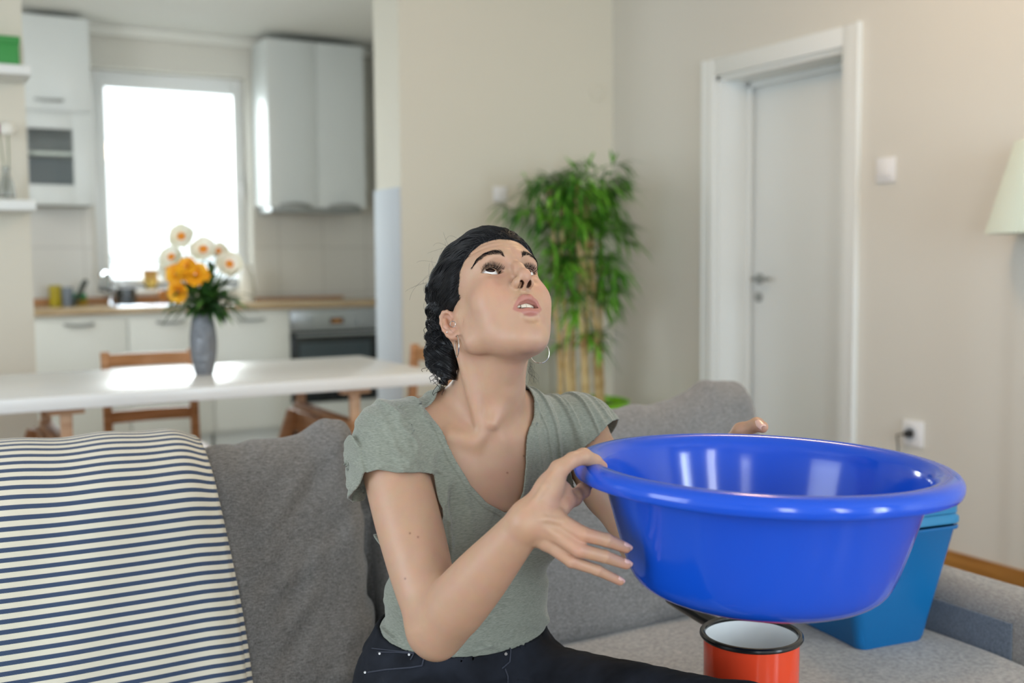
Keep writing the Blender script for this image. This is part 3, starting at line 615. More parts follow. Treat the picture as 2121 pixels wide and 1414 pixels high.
M_wp = noise_col(mat('cream_petal', 'EFEDD8', 0.6), 'E6E4C8', 'F6F4E6', nscale=20); M_yp = noise_col(mat('yellow_orange_petal', 'F5B41C', 0.6), 'EE9A14', 'FFC92A', nscale=30)
M_oc = mat('orange_centre', 'E08A1E', 0.7); M_leaf1 = noise_col(mat('bouquet_leaf', '2F5A26', 0.45), '1F4420', '4C7A30', nscale=12, lo=0.4, hi=0.62)
def flower(name, c, face, rad, mp_, lab, double=False, cm=None, cup=0.25, group='flowers in the grey vase'):
    r = empty(name, (vx, vy, TZ+hz*0.7)); tag(r, lab, 'flower', group)
    f = Vector(face).normalized(); s = f.orthogonal().normalized(); t = f.cross(s); c = Vector(c); b = BM()
    layers = [(9, 1.0, cup), (8, 0.75, cup+0.25)] if not double else [(13, 1.0, 0.15), (12, 0.85, 0.4), (11, 0.65, 0.7), (9, 0.45, 1.0)]
    for (np_, rs, cu) in layers:
        o_ = rnd.random()*6
        for i in range(np_):
            a = 2*math.pi*i/np_+o_; d = s*math.cos(a)+t*math.sin(a); e = f.cross(d); R_ = rad*rs*(0.92+0.16*rnd.random()); w_ = R_*math.pi/np_*1.15
            pts = []
            for (u, ww) in ((0.12, 0.25), (0.45, 0.8), (0.8, 1.0), (1.0, 0.45)):
                q = c+d*R_*u*math.cos(cu*u*0.9)+f*R_*math.sin(cu*u)*0.9
                pts.append([q-e*w_*ww, q+f*R_*(-0.04), q+e*w_*ww])
            V = [v for row in pts for v in row]; Fs = []
            for k in range(3):
                for j in range(2): Fs.append((3*k+j, 3*k+j+1, 3*k+4+j, 3*k+3+j))
            b.poly(V, Fs)
    b.build('petals', mp_, r, angle=80)
    if cm:
        z_ = f; Mq = Matrix.Translation(c+f*rad*0.12) @ f.to_track_quat('Z', 'Y').to_matrix().to_4x4()
        BM().lathe([(0, -rad*0.1), (rad*0.26, 0), (rad*0.28, rad*0.14), (rad*0.18, rad*0.24), (0, rad*0.26)], (0, 0, 0), 18, Mq).build('flower_centre', cm, r)
    p0 = Vector((vx+rnd.uniform(-1, 1)*rr*0.3, vy+rnd.uniform(-1, 1)*rr*0.3, TZ+hz*0.75)); 
    BM().tube([p0, p0.lerp(c, 0.5)+Vector((0, 0, 0.015)), c-f*rad*0.05], 0.0028, 6).build('stem', M_stem, r)
toC = Vector((-CF[0], -CF[1], 0.15))
def F_(px, py, dy=0.0): return tuple(onY(px, py, vy+dy))
k2 = (onY(460, 600, vy)[0]-onY(360, 600, vy)[0])/100*0.93
fl = [('daffodil', 377, 491, 0.01, 24, 'white flower with an orange centre, highest in the bouquet', (0, 0, 0.2)), ('daffodil', 422, 519, -0.02, 25, 'white flower with an orange centre in the middle top of the bouquet', (0.1, 0, 0.5)),
      ('daffodil', 452, 522, 0.03, 19, 'small white flower behind, right of the middle one', (0.3, 0.1, 0.6)), ('daffodil', 474, 548, 0.0, 24, 'white flower at the far right of the bouquet', (0.5, 0, 0.1)),
      ('daffodil', 357, 534, 0.0, 22, 'white flower above the yellow blooms on the left', (-0.3, 0, 0.5)), ('daffodil', 352, 556, 0.03, 21, 'white flower at the far left behind the yellow blooms', (-0.5, 0, 0.1))]
for (nm, px, py, dy, rp, lab, df) in fl: flower(nm, F_(px, py, dy), toC+Vector(df), rp*k2*1.3, M_wp, lab, cm=M_oc, cup=0.35)
fy = [(384, 553, -0.05, 21, 'yellow bloom at the top left of the yellow cluster', (0.0, 0, 0.7)), (364, 567, -0.04, 20, 'yellow bloom at the left end of the yellow cluster', (-0.4, 0, 0.2)),
      (405, 568, -0.06, 24, 'largest yellow bloom at the right of the yellow cluster', (0.3, 0, 0.4)), (368, 604, -0.06, 20, 'orange-yellow bloom hanging lowest on the left', (-0.6, -0.2, -0.3))]
for (px, py, dy, rp, lab, df) in fy: flower('marigold', F_(px, py, dy), toC+Vector(df), rp*k2*1.3, M_yp, lab, double=True)
b = BM()
def leaf(b, p0, d, L, w_, droop=0.3, up=Vector((0, 0, 1))):
    d = d.normalized(); s = d.cross(up); s = s.normalized() if s.length > 1e-4 else Vector((1, 0, 0)); n_ = s.cross(d)
    V = []
    for (u, ww) in ((0, 0.12), (0.2, 0.7), (0.45, 1.0), (0.75, 0.7), (1.0, 0.03)):
        q = p0+d*L*u-up*droop*L*u*u
        V += [q-s*w_*ww/2+n_*w_*0.12*ww, q, q+s*w_*ww/2+n_*w_*0.12*ww]
    b.poly(V, [(3*k+j, 3*k+j+1, 3*k+4+j, 3*k+3+j) for k in range(4) for j in range(2)])
top = Vector((vx, vy, TZ+hz))
for i in range(330):
    a = rnd.random()*2*math.pi; el = rnd.uniform(0.0, 1.35); d = Vector((math.cos(a)*math.cos(el), math.sin(a)*math.cos(el), math.sin(el)*1.0))
    p0 = top+d*rnd.uniform(0.0, 0.125)+Vector((rnd.uniform(-0.01, 0.03), 0, rnd.uniform(0, 0.03)))
    leaf(b, p0, d+Vector((rnd.uniform(-.4, .4), rnd.uniform(-.4, .4), rnd.uniform(-.5, .3))), rnd.uniform(0.05, 0.10), rnd.uniform(0.016, 0.030), rnd.uniform(0.1, 0.6))
for (px, py) in ((480, 560), (485, 600), (480, 625), (470, 630), (465, 585), (480, 632), (455, 620), (375, 630), (385, 635)):   # longer sprays
    e = Vector(F_(px, py)); d = e-top; 
    for k in range(7):
        q = top+d*(0.3+0.1*k); leaf(b, q, d.normalized()+Vector((rnd.uniform(-.3, .3), rnd.uniform(-.3, .3), rnd.uniform(-.3, .3))), 0.05, 0.015, 0.2)
tag(b.build('bouquet_greenery', M_leaf1, angle=80), 'dark green leaves filling the bouquet in the grey vase', 'foliage', kind='stuff')

# ------------------------------------------------------------------ artificial bamboo in a lime pot
PY = 4.50; pz = onY(1240, 826, PY)[2]; pxr = onY(1287, 828, PY)[0]; pxc = onY(1208, 828, PY)[0]; pr = pxr-pxc
pot = empty('bamboo_plant', (pxc, PY, 0)); tag(pot, 'tall artificial bamboo plant in a lime green pot in the room corner', 'plant')
M_lime = mat('lime_plastic', '7CC21C', 0.4)
BM().lathe([(0, 0.001), (pr*0.72, 0.001), (pr*0.98, pz-0.02), (pr, pz), (pr*0.93, pz), (pr*0.9, pz-0.05), (0, pz-0.05)], (pxc, PY, 0), 48).build('plant_pot', M_lime, pot)
tag(BM().lathe([(0, pz-0.048), (pr*0.88, pz-0.048), (pr*0.8, pz-0.03), (0, pz-0.02)], (pxc, PY, 0), 32).build('soil', noise_col(mat('dark_soil', '2A2620', 0.95), '1C1A16', '3A342A', nscale=60), pot), kind=None)
M_cane = noise_col(mat('bamboo_cane', 'C9AE78', 0.5), 'B79458', 'DCC690', scale=(1, 1, 4), nscale=4)
M_bl = noise_col(mat('bamboo_leaf', '3E7A26', 0.42, spec=0.3), '2E6A1E', '78BC3A', nscale=5, lo=0.36, hi=0.62)
canes = [(1158, 1140, 385), (1172, 1160, 400), (1188, 1180, 395), (1207, 1192, 385), (1212, 1212, 400), (1232, 1222, 380), (1240, 1245, 390)]
tops = []
for i, (pb, pt, yt) in enumerate(canes):
    dy = rnd.uniform(-0.06, 0.06); p0 = Vector(onY(pb+4, 828, PY+dy)); p0.z = pz-0.046; p1 = Vector(onY(pt, yt, PY+dy*1.5)); pts = []; rs = []
    N = 9; wob = [Vector((rnd.uniform(-1, 1), rnd.uniform(-1, 1), 0))*0.008 for _ in range(N+1)]
    for k in range(N):
        a, c = p0.lerp(p1, k/N)+wob[k], p0.lerp(p1, (k+1)/N)+wob[k+1]; r_ = 0.0145-0.003*k/N
        pts += [a.lerp(c, 0.01), a.lerp(c, 0.04), a.lerp(c, 0.12), a.lerp(c, 0.9), a.lerp(c, 0.98)]; rs += [r_*1.18, r_*1.12, r_, r_, r_*1.08]
    BM().tube(pts, rs, 12).build('cane', M_cane, pot); tops.append((p0, p1))
b = BM(); tw = BM()
def px2(px, py, dy): return Vector(onY(px, py, PY+dy))
clusters = []
# leafy fans: (px,py) of twig tips as seen round the canes
for _ in range(165):
    p0, p1 = tops[rnd.randrange(len(tops))]
    t = rnd.choice([rnd.uniform(0.28, 1.02), rnd.uniform(0.5, 1.03), rnd.uniform(0.8, 1.05)])
    o_ = p0.lerp(p1, t); a = rnd.random()*2*math.pi
    if math.cos(a) > 0.2 and rnd.random() < 0.25: a = rnd.uniform(-1.0, 1.0)
    out = Vector((math.cos(a), math.sin(a)*0.55, rnd.uniform(-0.1, 0.45)))
    L = rnd.uniform(0.10, 0.30) if t < 0.95 else rnd.uniform(0.08, 0.30)
    if t < 0.42: L *= 0.85
    e = o_+out*L; e.x = min(e.x, 3.24)
    
    tw.tube([o_, o_.lerp(e, 0.5)+Vector((0, 0, 0.015)), e], 0.002, 5)
    for k in range(rnd.randint(9, 13)):
        q = o_.lerp(e, rnd.uniform(0.45, 1.0)); d = out+Vector((rnd.uniform(-.75, .75), rnd.uniform(-.75, .75), rnd.uniform(-.8, .5)))
        leaf(b, q, d, rnd.uniform(0.09, 0.155), rnd.uniform(0.013, 0.021), rnd.uniform(0.15, 0.75))
o = b.build('leaves', M_bl, pot, angle=80); o['kind'] = 'stuff'
tw.build('twigs', M_stem, pot)

# ------------------------------------------------------------------ sofa
def fabric(name, c1, c2, scale, bump=0.5, dirs=(1, 1, 1)):
    m = mat(name, c1, 0.9, spec=0.2); n, l = ND(m); b = n['Principled BSDF']; b.inputs['Sheen Weight'].default_value = 0.25; b.inputs['Sheen Roughness'].default_value = 0.5
    tc = n.new('ShaderNodeTexCoord'); hs = []
    for sc_, ns in (((1, 1, 7), scale), ((7, 7, 1), scale)):
        mp = n.new('ShaderNodeMapping'); mp.inputs['Scale'].default_value = sc_; nz = n.new('ShaderNodeTexNoise'); nz.inputs['Scale'].default_value = ns; nz.inputs['Detail'].default_value = 3
        l.new(tc.outputs['Object'], mp.inputs[0]); l.new(mp.outputs[0], nz.inputs['Vector']); hs.append(nz)
    ad = n.new('ShaderNodeMath'); ad.operation = 'ADD'; l.new(hs[0].outputs['Fac'], ad.inputs[0]); l.new(hs[1].outputs['Fac'], ad.inputs[1])
    mr = n.new('ShaderNodeMapRange'); mr.inputs['From Min'].default_value = 0.66; mr.inputs['From Max'].default_value = 1.34; l.new(ad.outputs[0], mr.inputs['Value'])
    mx = n.new('ShaderNodeMix'); mx.data_type = 'RGBA'; mx.inputs['A'].default_value = srgb(c1); mx.inputs['B'].default_value = srgb(c2); l.new(mr.outputs[0], mx.inputs['Factor']); l.new(mx.outputs['Result'], b.inputs['Base Color'])
    bp = n.new('ShaderNodeBump'); bp.inputs['Strength'].default_value = bump; bp.inputs['Distance'].default_value = 0.0012; l.new(mr.outputs[0], bp.inputs['Height']); l.new(bp.outputs[0], b.inputs['Normal'])
    return m
M_sofa = fabric('grey_woven_fabric', '504E4C', '9A9896', 120); M_sofad = fabric('blue_grey_denim_fabric', '4A525E', '848E9A', 170)
M_sofal = fabric('light_grey_fabric', '7A7774', 'BAB6B0', 110)
SX0, SX1 = -0.55, 1.84; SEATZ = 0.43
sofa = empty('sofa', (0.7, 1.5, 0)); tag(sofa, 'grey fabric sofa with two loose back cushions and a boxy right arm', 'sofa')
def rbox(name, c, h, r, m, par, cell=0.008, fn=None):
    c = A3(*c); h = A3(*h)
    f = (lambda P: box_sdf(P, c, h, r)) if fn is None else (lambda P: fn(P, c, h, r))
    V, Fc = mesh_sdf(f, c-h-0.08, c+h+0.08, cell, L=3); return raw_mesh(name, V, Fc, m, par)
BM().box(SX0-0.2, SX1+0.22, 1.02, 2.16, 0.08, 0.26, 0.02).build('base', M_sofa, sofa)
for (x_, y_) in ((SX0-0.1, 1.08), (SX1+0.1, 1.08), (SX0-0.1, 2.08), (SX1+0.1, 2.08)): BM().lathe([(0, 0), (0.022, 0), (0.028, 0.08), (0, 0.08)], (x_, y_, 0), 16).build('leg', M_wood3, sofa)
BM().box(SX0-0.2, SX1+0.2, 1.96, 2.16, 0.08, 0.74, 0.03, seg=4).build('back_frame', M_sofa, sofa)
def seat_fn(P, c, h, r):
    d = box_sdf(P, c, h, r)
    return d-0.006*np.sin((P[:, 0]-c[0])*3)*0-0.004*vnoise(P*[9, 9, 3], 3)-0.010*smooth01(1-np.abs((P[:, 1]-c[1])/h[1]))
xm = 0.645
rbox('seat_cushion', (SX0+(xm-SX0)/2, 1.45, SEATZ-0.08), ((xm-SX0)/2-0.002, 0.43, 0.085), 0.035, M_sofal, sofa, 0.01, seat_fn)
rbox('seat_cushion', (xm+(SX1-xm)/2, 1.45, SEATZ-0.08), ((SX1-xm)/2-0.002, 0.43, 0.085), 0.035, M_sofal, sofa, 0.01, seat_fn)
# right arm: inner panel framed by a boxing strip
def arm_fn(P, c, h, r):
    return box_sdf(P, c, h, r)-0.002*vnoise(P*[12, 12, 12], 5)
arm = rbox('armrest', (SX1+0.068, 1.64, 0.325), (0.066, 0.42, 0.225), 0.050, M_sofal, sofa, 0.008, arm_fn)
BM().box(SX1+0.0005-0.004, SX1+0.004, 1.31, 2.0, 0.20, 0.505, 0.003).build('inner_panel', M_sofad, sofa)
rbox('armrest', (SX0-0.11, 1.60, 0.32), (0.108, 0.42, 0.205), 0.055, M_sofal, sofa, 0.012, arm_fn)
# loose back cushions: pillow shapes with raised corners and creases
def cushion(name, x0, x1, m, seed, zt=0.895, cornerR=0.05, cornerL=0.02, slope=0.14, ylow=1.83, lab=None, hump=0.14):
    xc, hx = (x0+x1)/2, (x1-x0)/2; z0 = SEATZ-0.005
    def f(P):
        x, y, z = P[:, 0], P[:, 1], P[:, 2]
        u = (x-xc)/hx
        rR = smooth01((u-(1-hump/hx*2.2))/(hump/hx*1.4)); rL = smooth01((-u-(1-hump/hx*2.2))/(hump/hx*1.4))
        top = zt+cornerR*rR+cornerL*rL-0.012*(1-u*u)*0+0.004*np.sin(u*5+seed)
        t = (z-z0)/(top-z0)                       # 0 bottom .. 1 top
        yc = ylow+0.055+slope*t                    # leaning centre plane
        thick = 0.085*(0.55+0.45*np.sqrt(np.clip(1-np.abs(u)**5, 0, 1)))*(1-0.42*smooth01((t-0.55)/0.5))
        q = np.stack([np.abs(x-xc)-(hx-0.05), np.abs(y-yc)-(thick-0.045), np.abs(z-(z0+top)/2)-((top-z0)/2-0.05)], -1)
        d = np.linalg.norm(np.maximum(q, 0), axis=1)+np.minimum(q.max(axis=1), 0)-0.048
        # creases running from the top right corner, and soft unevenness
        cr = 0.008*vnoise(P*[7, 3, 5]+seed*10, seed)+0.0080*vnoise(np.stack([(x+z)*10, y*4, (x-z)*26], -1)+seed*7, seed+1)*smooth01((u+0.2)/0.8)
        return (d-cr)*0.8
    V, Fc = mesh_sdf(f, (x0-0.05, 1.6, z0-0.05), (x1+0.05, 2.3, zt+0.12), 0.0065, L=3)
    o = raw_mesh(name, V, Fc, m); tag(o, lab, 'cushion', 'loose back cushions of the grey sofa'); return o
cushion('sofa_cushion', -0.40, 0.75, M_sofa, 2, zt=0.878, cornerR=0.03, cornerL=0.0, lab='left grey back cushion of the sofa, partly under the striped blanket', hump=0.05)
cushion('sofa_cushion', 0.765, 1.785, M_sofa, 5, zt=0.872, cornerR=0.045, cornerL=0.01, lab='right grey back cushion of the sofa, behind the woman', hump=0.13)

# ------------------------------------------------------------------ striped blanket over the left cushion
M_bk = mat('striped_cotton', 'ECE8DC', 0.9, spec=0.15); n, l = ND(M_bk); pb_ = n['Principled BSDF']; pb_.inputs['Sheen Weight'].default_value = 0.2
uv = n.new('ShaderNodeUVMap'); sx = n.new('ShaderNodeSeparateXYZ'); l.new(uv.outputs[0], sx.inputs[0])
def MN(op, a, b_=None, c_=None):
    m_ = n.new('ShaderNodeMath'); m_.operation = op
    for i, v in enumerate((a, b_, c_)):
        if v is None: continue
        if isinstance(v, (int, float)): m_.inputs[i].default_value = v
        else: l.new(v, m_.inputs[i])
    return m_.outputs[0]
PER = 0.0156
fr = MN('FRACT', MN('MULTIPLY', sx.outputs['Y'], 1/PER)); tri = MN('ABSOLUTE', MN('SUBTRACT', fr, 0.5))
twl = MN('SINE', MN('MULTIPLY', MN('ADD', MN('MULTIPLY', sx.outputs['X'], 1.0), MN('MULTIPLY', sx.outputs['Y'], -1.6)), 1900))
mask = MN('GREATER_THAN', tri, 0.272)
cb = n.new('ShaderNodeMix'); cb.data_type = 'RGBA'; cb.inputs['A'].default_value = srgb('24344F'); cb.inputs['B'].default_value = srgb('53637E'); l.new(MN('MULTIPLY_ADD', twl, 0.5, 0.5), cb.inputs['Factor'])
cf = n.new('ShaderNodeMix'); cf.data_type = 'RGBA'; cf.inputs['A'].default_value = srgb('E0DAC8'); l.new(mask, cf.inputs['Factor']); l.new(cb.outputs['Result'], cf.inputs['B']); l.new(cf.outputs['Result'], pb_.inputs['Base Color'])
bp = n.new('ShaderNodeBump'); bp.inputs['Strength'].default_value = 0.35; bp.inputs['Distance'].default_value = 0.0006; l.new(twl, bp.inputs['Height']); l.new(bp.outputs[0], pb_.inputs['Normal'])
def blanket(name, xr_top, xr_bot, off, parent=None):
    # profile in (y,z): down the back, over the top, down the front
    prof = [(2.20, 0.45), (2.19, 0.60), (2.17, 0.74), (2.13, 0.82), (2.095, 0.868), (2.07, 0.886), (2.045, 0.897), (2.01, 0.900), (1.975, 0.894), (1.945, 0.878), (1.915, 0.853), (1.893, 0.83), (1.875, 0.79), (1.86, 0.74), (1.842, 0.68), (1.825, 0.62), (1.808, 0.55), (1.79, 0.48), (1.778, 0.452)]
    P2 = np.array(prof); seg = np.r_[0, np.cumsum(np.linalg.norm(np.diff(P2, axis=0), axis=1))]
    ns, nx = 180, 110; S = np.linspace(0, seg[-1], ns); Y = np.interp(S, seg, P2[:, 0]); Z = np.interp(S, seg, P2[:, 1])
    ker = np.ones(11)/11; Yp = np.convolve(np.pad(Y, 5, 'edge'), ker, 'valid'); Zp = np.convolve(np.pad(Z, 5, 'edge'), ker, 'valid'); Y, Z = Yp, Zp
    ty, tz = np.gradient(Y), np.gradient(Z); ln = np.hypot(ty, tz); ny, nz = tz/ln, -ty/ln; sgn = -1
    V = []; UV = []
    X0 = -0.42
    for j in range(nx):
        u = j/(nx-1)
        for i in range(ns):
            f_ = S[i]/seg[-1]; xr = xr_top+(xr_bot-xr_top)*smooth01(np.array([(f_-0.45)/0.55]))[0]
            x = X0+(xr-X0)*u
            bulge = 0.006*math.sin(x*9+1)+0.004*math.sin(x*21+Z[i]*8)+0.003*math.sin(x*47-Z[i]*13)
            edge = smooth01(np.array([(u-0.93)/0.07]))[0]
            o_ = off+bulge*0.6-0.010*edge*edge
            sag = 0.010*edge
            ny_, nz_ = (-ny[i], -nz[i])
            V.append((x, Y[i]-abs(0)+ny_*0-(-1)*0 + (-1 if Y[i] < 2.0 or True else 1)*0 + o_*(-abs(ny[i]) if Y[i] < 2.02 else abs(ny[i])), Z[i]+o_*abs(nz[i])-sag*0.3))
            # stripes sag slightly towards the left, as the cloth was thrown a little askew
            UV.append((x, S[i]+0.055*(1-u)*0.55-0.012*math.sin(math.pi*u)))
    V = np.array(V); idx = np.arange(nx*ns).reshape(nx, ns)
    Fc = np.stack([idx[:-1, :-1], idx[1:, :-1], idx[1:, 1:], idx[:-1, 1:]], -1).reshape(-1, 4)
    o = raw_mesh(name, V, Fc, M_bk, parent); me = o.data; uvl = me.uv_layers.new(name='UVMap')
    li = np.zeros(len(me.loops), np.int32); me.loops.foreach_get('vertex_index', li); uvl.data.foreach_set('uv', np.array(UV, np.float32)[li].ravel())
    md = o.modifiers.new('thick', 'SOLIDIFY'); md.thickness = 0.004; md.offset = 1
    return o
bkt = blanket('striped_blanket', 0.445, 0.470, 0.018); tag(bkt, 'cream and navy striped blanket draped over the left sofa cushion', 'blanket')
blanket('blanket_underlayer', 0.443, 0.483, 0.008, bkt)

# ------------------------------------------------------------------ enamel pot on the seat
PD = 1.70; pc = onZ(1556, 1318, 0.51+0.0)
pr_ = 0.0755; pcx, pcy = float(at(1556, 1313, PD)[0]), float(at(1556, 1313, PD)[1]); prim = float(at(1556, 1313, PD)[2]); pz0 = SEATZ+0.013
M_red = mat('red_enamel', 'E0482A', 0.15, spec=0.6); M_inn = mat('white_enamel', 'E8EEF0', 0.2, spec=0.6); M_blk = mat('black_enamel_rim', '101214', 0.2, spec=0.6)
pt = empty('enamel_pot', (pcx, pcy, pz0)); tag(pt, 'red enamel pot with white inside and black rim on the sofa seat', 'pot')
BM().lathe([(0, pz0), (pr_*0.93, pz0), (pr_*0.98, pz0+0.008), (pr_*0.99, prim-0.003), (pr_*0.985, prim), (pr_*0.965, prim)], (pcx, pcy, 0), 72).build('pot_body', M_red, pt)
BM().lathe([(pr_*0.97, prim-0.0005), (pr_*0.955, pz0+0.02), (pr_*0.90, pz0+0.006), (0, pz0+0.005)], (pcx, pcy, 0), 72).build('enamel_lining', M_inn, pt)
BM().tube([(pcx+pr_*1.01*math.cos(a), pcy+pr_*1.01*math.sin(a), prim) for a in np.linspace(0, 2*math.pi, 73)[:-1]], 0.0048, 10, closed=True).build('rim', M_blk, pt)
e = Vector(at(1470, 1278, PD+0.10)); e.z = prim-0.006
b = BM(); d0 = (e-Vector((pcx, pcy, e.z))).normalized(); s0 = Vector((pcx, pcy, prim-0.012))+d0*pr_*0.98
b.tube([s0, s0+d0*0.05, s0+d0*0.12+Vector((0, 0, 0.006)), s0+d0*0.155+Vector((0, 0, 0.004))], [0.011, 0.012, 0.014, 0.010], 12); b.build('handle', M_blk, pt)

# ------------------------------------------------------------------ blue lidded bin on the seat
M_bin = mat('teal_blue_plastic', '08639E', 0.22, spec=0.5); M_bin2 = mat('teal_blue_lid_plastic', '1A78A6', 0.3, spec=0.5)
c0 = onZ(1780, 1352, SEATZ+0.012); c1_ = onZ(1916, 1328, SEATZ+0.012)
ax = Vector((c1_[0]-c0[0], c1_[1]-c0[1], 0)); wbin = ax.length*1.02; ax.normalize(); ay = Vector((-ax[1], ax[0], 0))
Mb = Matrix(((ax[0], ay[0], 0, c0[0]), (ax[1], ay[1], 0, c0[1]), (0, 0, 1, SEATZ+0.013), (0, 0, 0, 1)))
lbin = 0.23; hb = float(at(1905, 1068, float(np.dot(np.array(c1_)-CO, CF)))[2])-SEATZ-0.013-0.014
binr = empty('plastic_bin', Mb @ Vector((wbin/2, lbin/2, 0))); tag(binr, 'teal blue plastic bin with a lid standing beside the sofa arm', 'bin')
def rrect(x0, x1, y0, y1, r, z, n_=6):
    out = []
    for (cx, cy, a0) in ((x1-r, y1-r, 0), (x0+r, y1-r, 90), (x0+r, y0+r, 180), (x1-r, y0+r, 270)):
        for k in range(n_+1): a = math.radians(a0+90*k/n_); out.append((cx+r*math.cos(a), cy+r*math.sin(a), z))
    return out
def loft(rings, M, closed_bottom=True, closed_top=False):
    V = [M @ Vector(p) for r_ in rings for p in r_]; n_ = len(rings[0]); F = []
    for i in range(len(rings)-1):
        for k in range(n_): F.append((i*n_+k, i*n_+(k+1) % n_, (i+1)*n_+(k+1) % n_, (i+1)*n_+k))
    if closed_bottom: F.append(tuple(range(n_))[::-1])
    if closed_top: F.append(tuple((len(rings)-1)*n_+k for k in range(n_)))
    return V, F
fl_ = 0.058; rr_ = 0.022
def R_(t, e=0.0, z=None): g = fl_*t+e; return rrect(-g*0.9, wbin+g, -g*0.4, lbin+g, rr_+e, z)
V, Fc = loft([R_(-0.06, -0.004, 0.0), R_(0.0, 0, 0.006), R_(0.5, 0, hb*0.5), R_(0.97, 0, hb*0.965), R_(1.0, 0, hb*0.97), R_(1.0, 0.010, hb*0.972), R_(1.0, 0.012, hb*0.99), R_(1.0, 0.008, hb), R_(1.0, -0.004, hb), R_(0.9, -0.006, hb*0.9), R_(0.1, -0.006, 0.012)], Mb)
bb_ = BM().poly(V, Fc); bb_.build('bin_body', M_bin, binr)
V, Fc = loft([R_(1.0, 0.002, hb+0.004), R_(1.0, 0.013, hb+0.006), R_(1.0, 0.013, hb+0.016), R_(1.0, 0.0, hb+0.024), R_(1.0, -0.02, hb+0.020)], Mb, True, True)
BM().poly(V, Fc).build('lid', M_bin2, binr)
V, Fc = loft([R_(1.0, -0.012, hb+0.0225), R_(1.0, 0.006, hb+0.026), R_(1.0, 0.006, hb+0.040), R_(1.0, -0.004, hb+0.045)], Mb, True, True)
BM().poly(V, Fc).build('lid_hatch', M_bin2, binr)
BM().box(wbin+fl_+0.002, wbin+fl_+0.022, 0.02, 0.05, hb-0.028, hb-0.003, 0.002, Mb).build('catch', M_bin, binr)

# ------------------------------------------------------------------ big blue basin
M_bas = mat('royal_blue_plastic', '1250CC', 0.13, spec=0.5)
M_bas.node_tree.nodes['Principled BSDF'].inputs['Subsurface Weight'].default_value = 0.0
BC = at(1579, 959, 1.43); RB = 0.2515
BASP = [(0.0, -0.150), (0.120, -0.150), (0.146, -0.147), (0.164, -0.137), (0.176, -0.120), (0.190, -0.085), (0.204, -0.045), (0.2135, -0.014), (0.219, -0.004), (0.229, 0.003), (0.240, 0.0045), (0.249, 0.0015), (0.2545, -0.0045), (0.256, -0.0125), (0.2538, -0.0195),
        (0.2512, -0.0185), (0.2532, -0.0120), (0.2515, -0.0062), (0.2470, -0.002), (0.239, 0.0015), (0.2300, 0.0), (0.2225, -0.008), (0.2175, -0.020)]
BASO = [(0.2075, -0.047), (0.1935, -0.087), (0.1795, -0.122), (0.167, -0.140), (0.147, -0.1505), (0.120, -0.1535), (0.0, -0.1535)]
prof = [(r_*RB/0.256, z_ if z_ > -0.03 else -0.03+(z_+0.03)*1.16) for r_, z_ in BASP+BASO]
Mba = Matrix.Translation(Vector(BC)) @ Matrix.Rotation(math.radians(1.6), 4, Vector(CF)) @ Matrix.Rotation(math.radians(-0.7), 4, Vector(CR))
def sub_prof(p, m_=3):   # Catmull-Rom refinement for a smooth plastic lip
    P_ = np.array(p); out = []
    for i in range(len(P_)-1):
        a, b_, c_, d_ = P_[max(i-1, 0)], P_[i], P_[i+1], P_[min(i+2, len(P_)-1)]
        for k in range(m_):
            t = k/m_; out.append(tuple(0.5*((2*b_)+(-a+c_)*t+(2*a-5*b_+4*c_-d_)*t*t+(-a+3*b_-3*c_+d_)*t**3)))
    out.append(tuple(P_[-1])); return [(max(r_, 0.0), z_) for r_, z_ in out]
bas = BM().lathe(sub_prof(prof), (0, 0, 0), 160, Mba).build('basin', M_bas, angle=60); tag(bas, 'large round royal blue plastic basin held up by the woman', 'basin')
# ------------------------------------------------------------------ the woman: joints
HR = np.array([[0.999, 0.008, 0.038], [-0.015, -0.820, 0.572], [-0.036, 0.572, 0.820]])
_u, _s, _v = np.linalg.svd(HR); HR = _u@_v
HO = A3(0.7545, 1.4094, 1.1418); HSC = 0.966
def hw(*p): return HO+HR@A3(*p)*HSC                  # head-local -> world
def wh(P): return (np.atleast_2d(P)-HO)@HR/HSC       # world -> head-local
SR, SL = at(822, 908, 1.60), at(1192, 893, 1.76)
NB = at(1004, 885, 1.655); NOTCH = at(1022, 905, 1.575)
HIP = at(945, 1405, 1.70)
LX = unit(SL-SR); UPB = unit(NB-HIP); FRN = unit(np.cross(LX, UPB)); FRN = FRN if FRN@CF < 0 else -FRN
LX = unit(np.cross(UPB, -FRN)) if np.dot(np.cross(UPB, -FRN), LX) > 0 else unit(np.cross(-FRN, UPB))
BR = np.stack([LX, FRN, UPB], 1)                 # body axes: her left, front, up
def bw(x, y, z, t=None): return HIP+LX*x+FRN*y+UPB*z
TL = float((NB-HIP)@UPB)                          # hip .. neck base
ER, WR = at(903, 1302, 1.45), at(1093, 1080, 1.335); SRA = at(806, 925, 1.585)
EL, WL = at(1345, 1135, 1.60), at(1490, 960, 1.77)

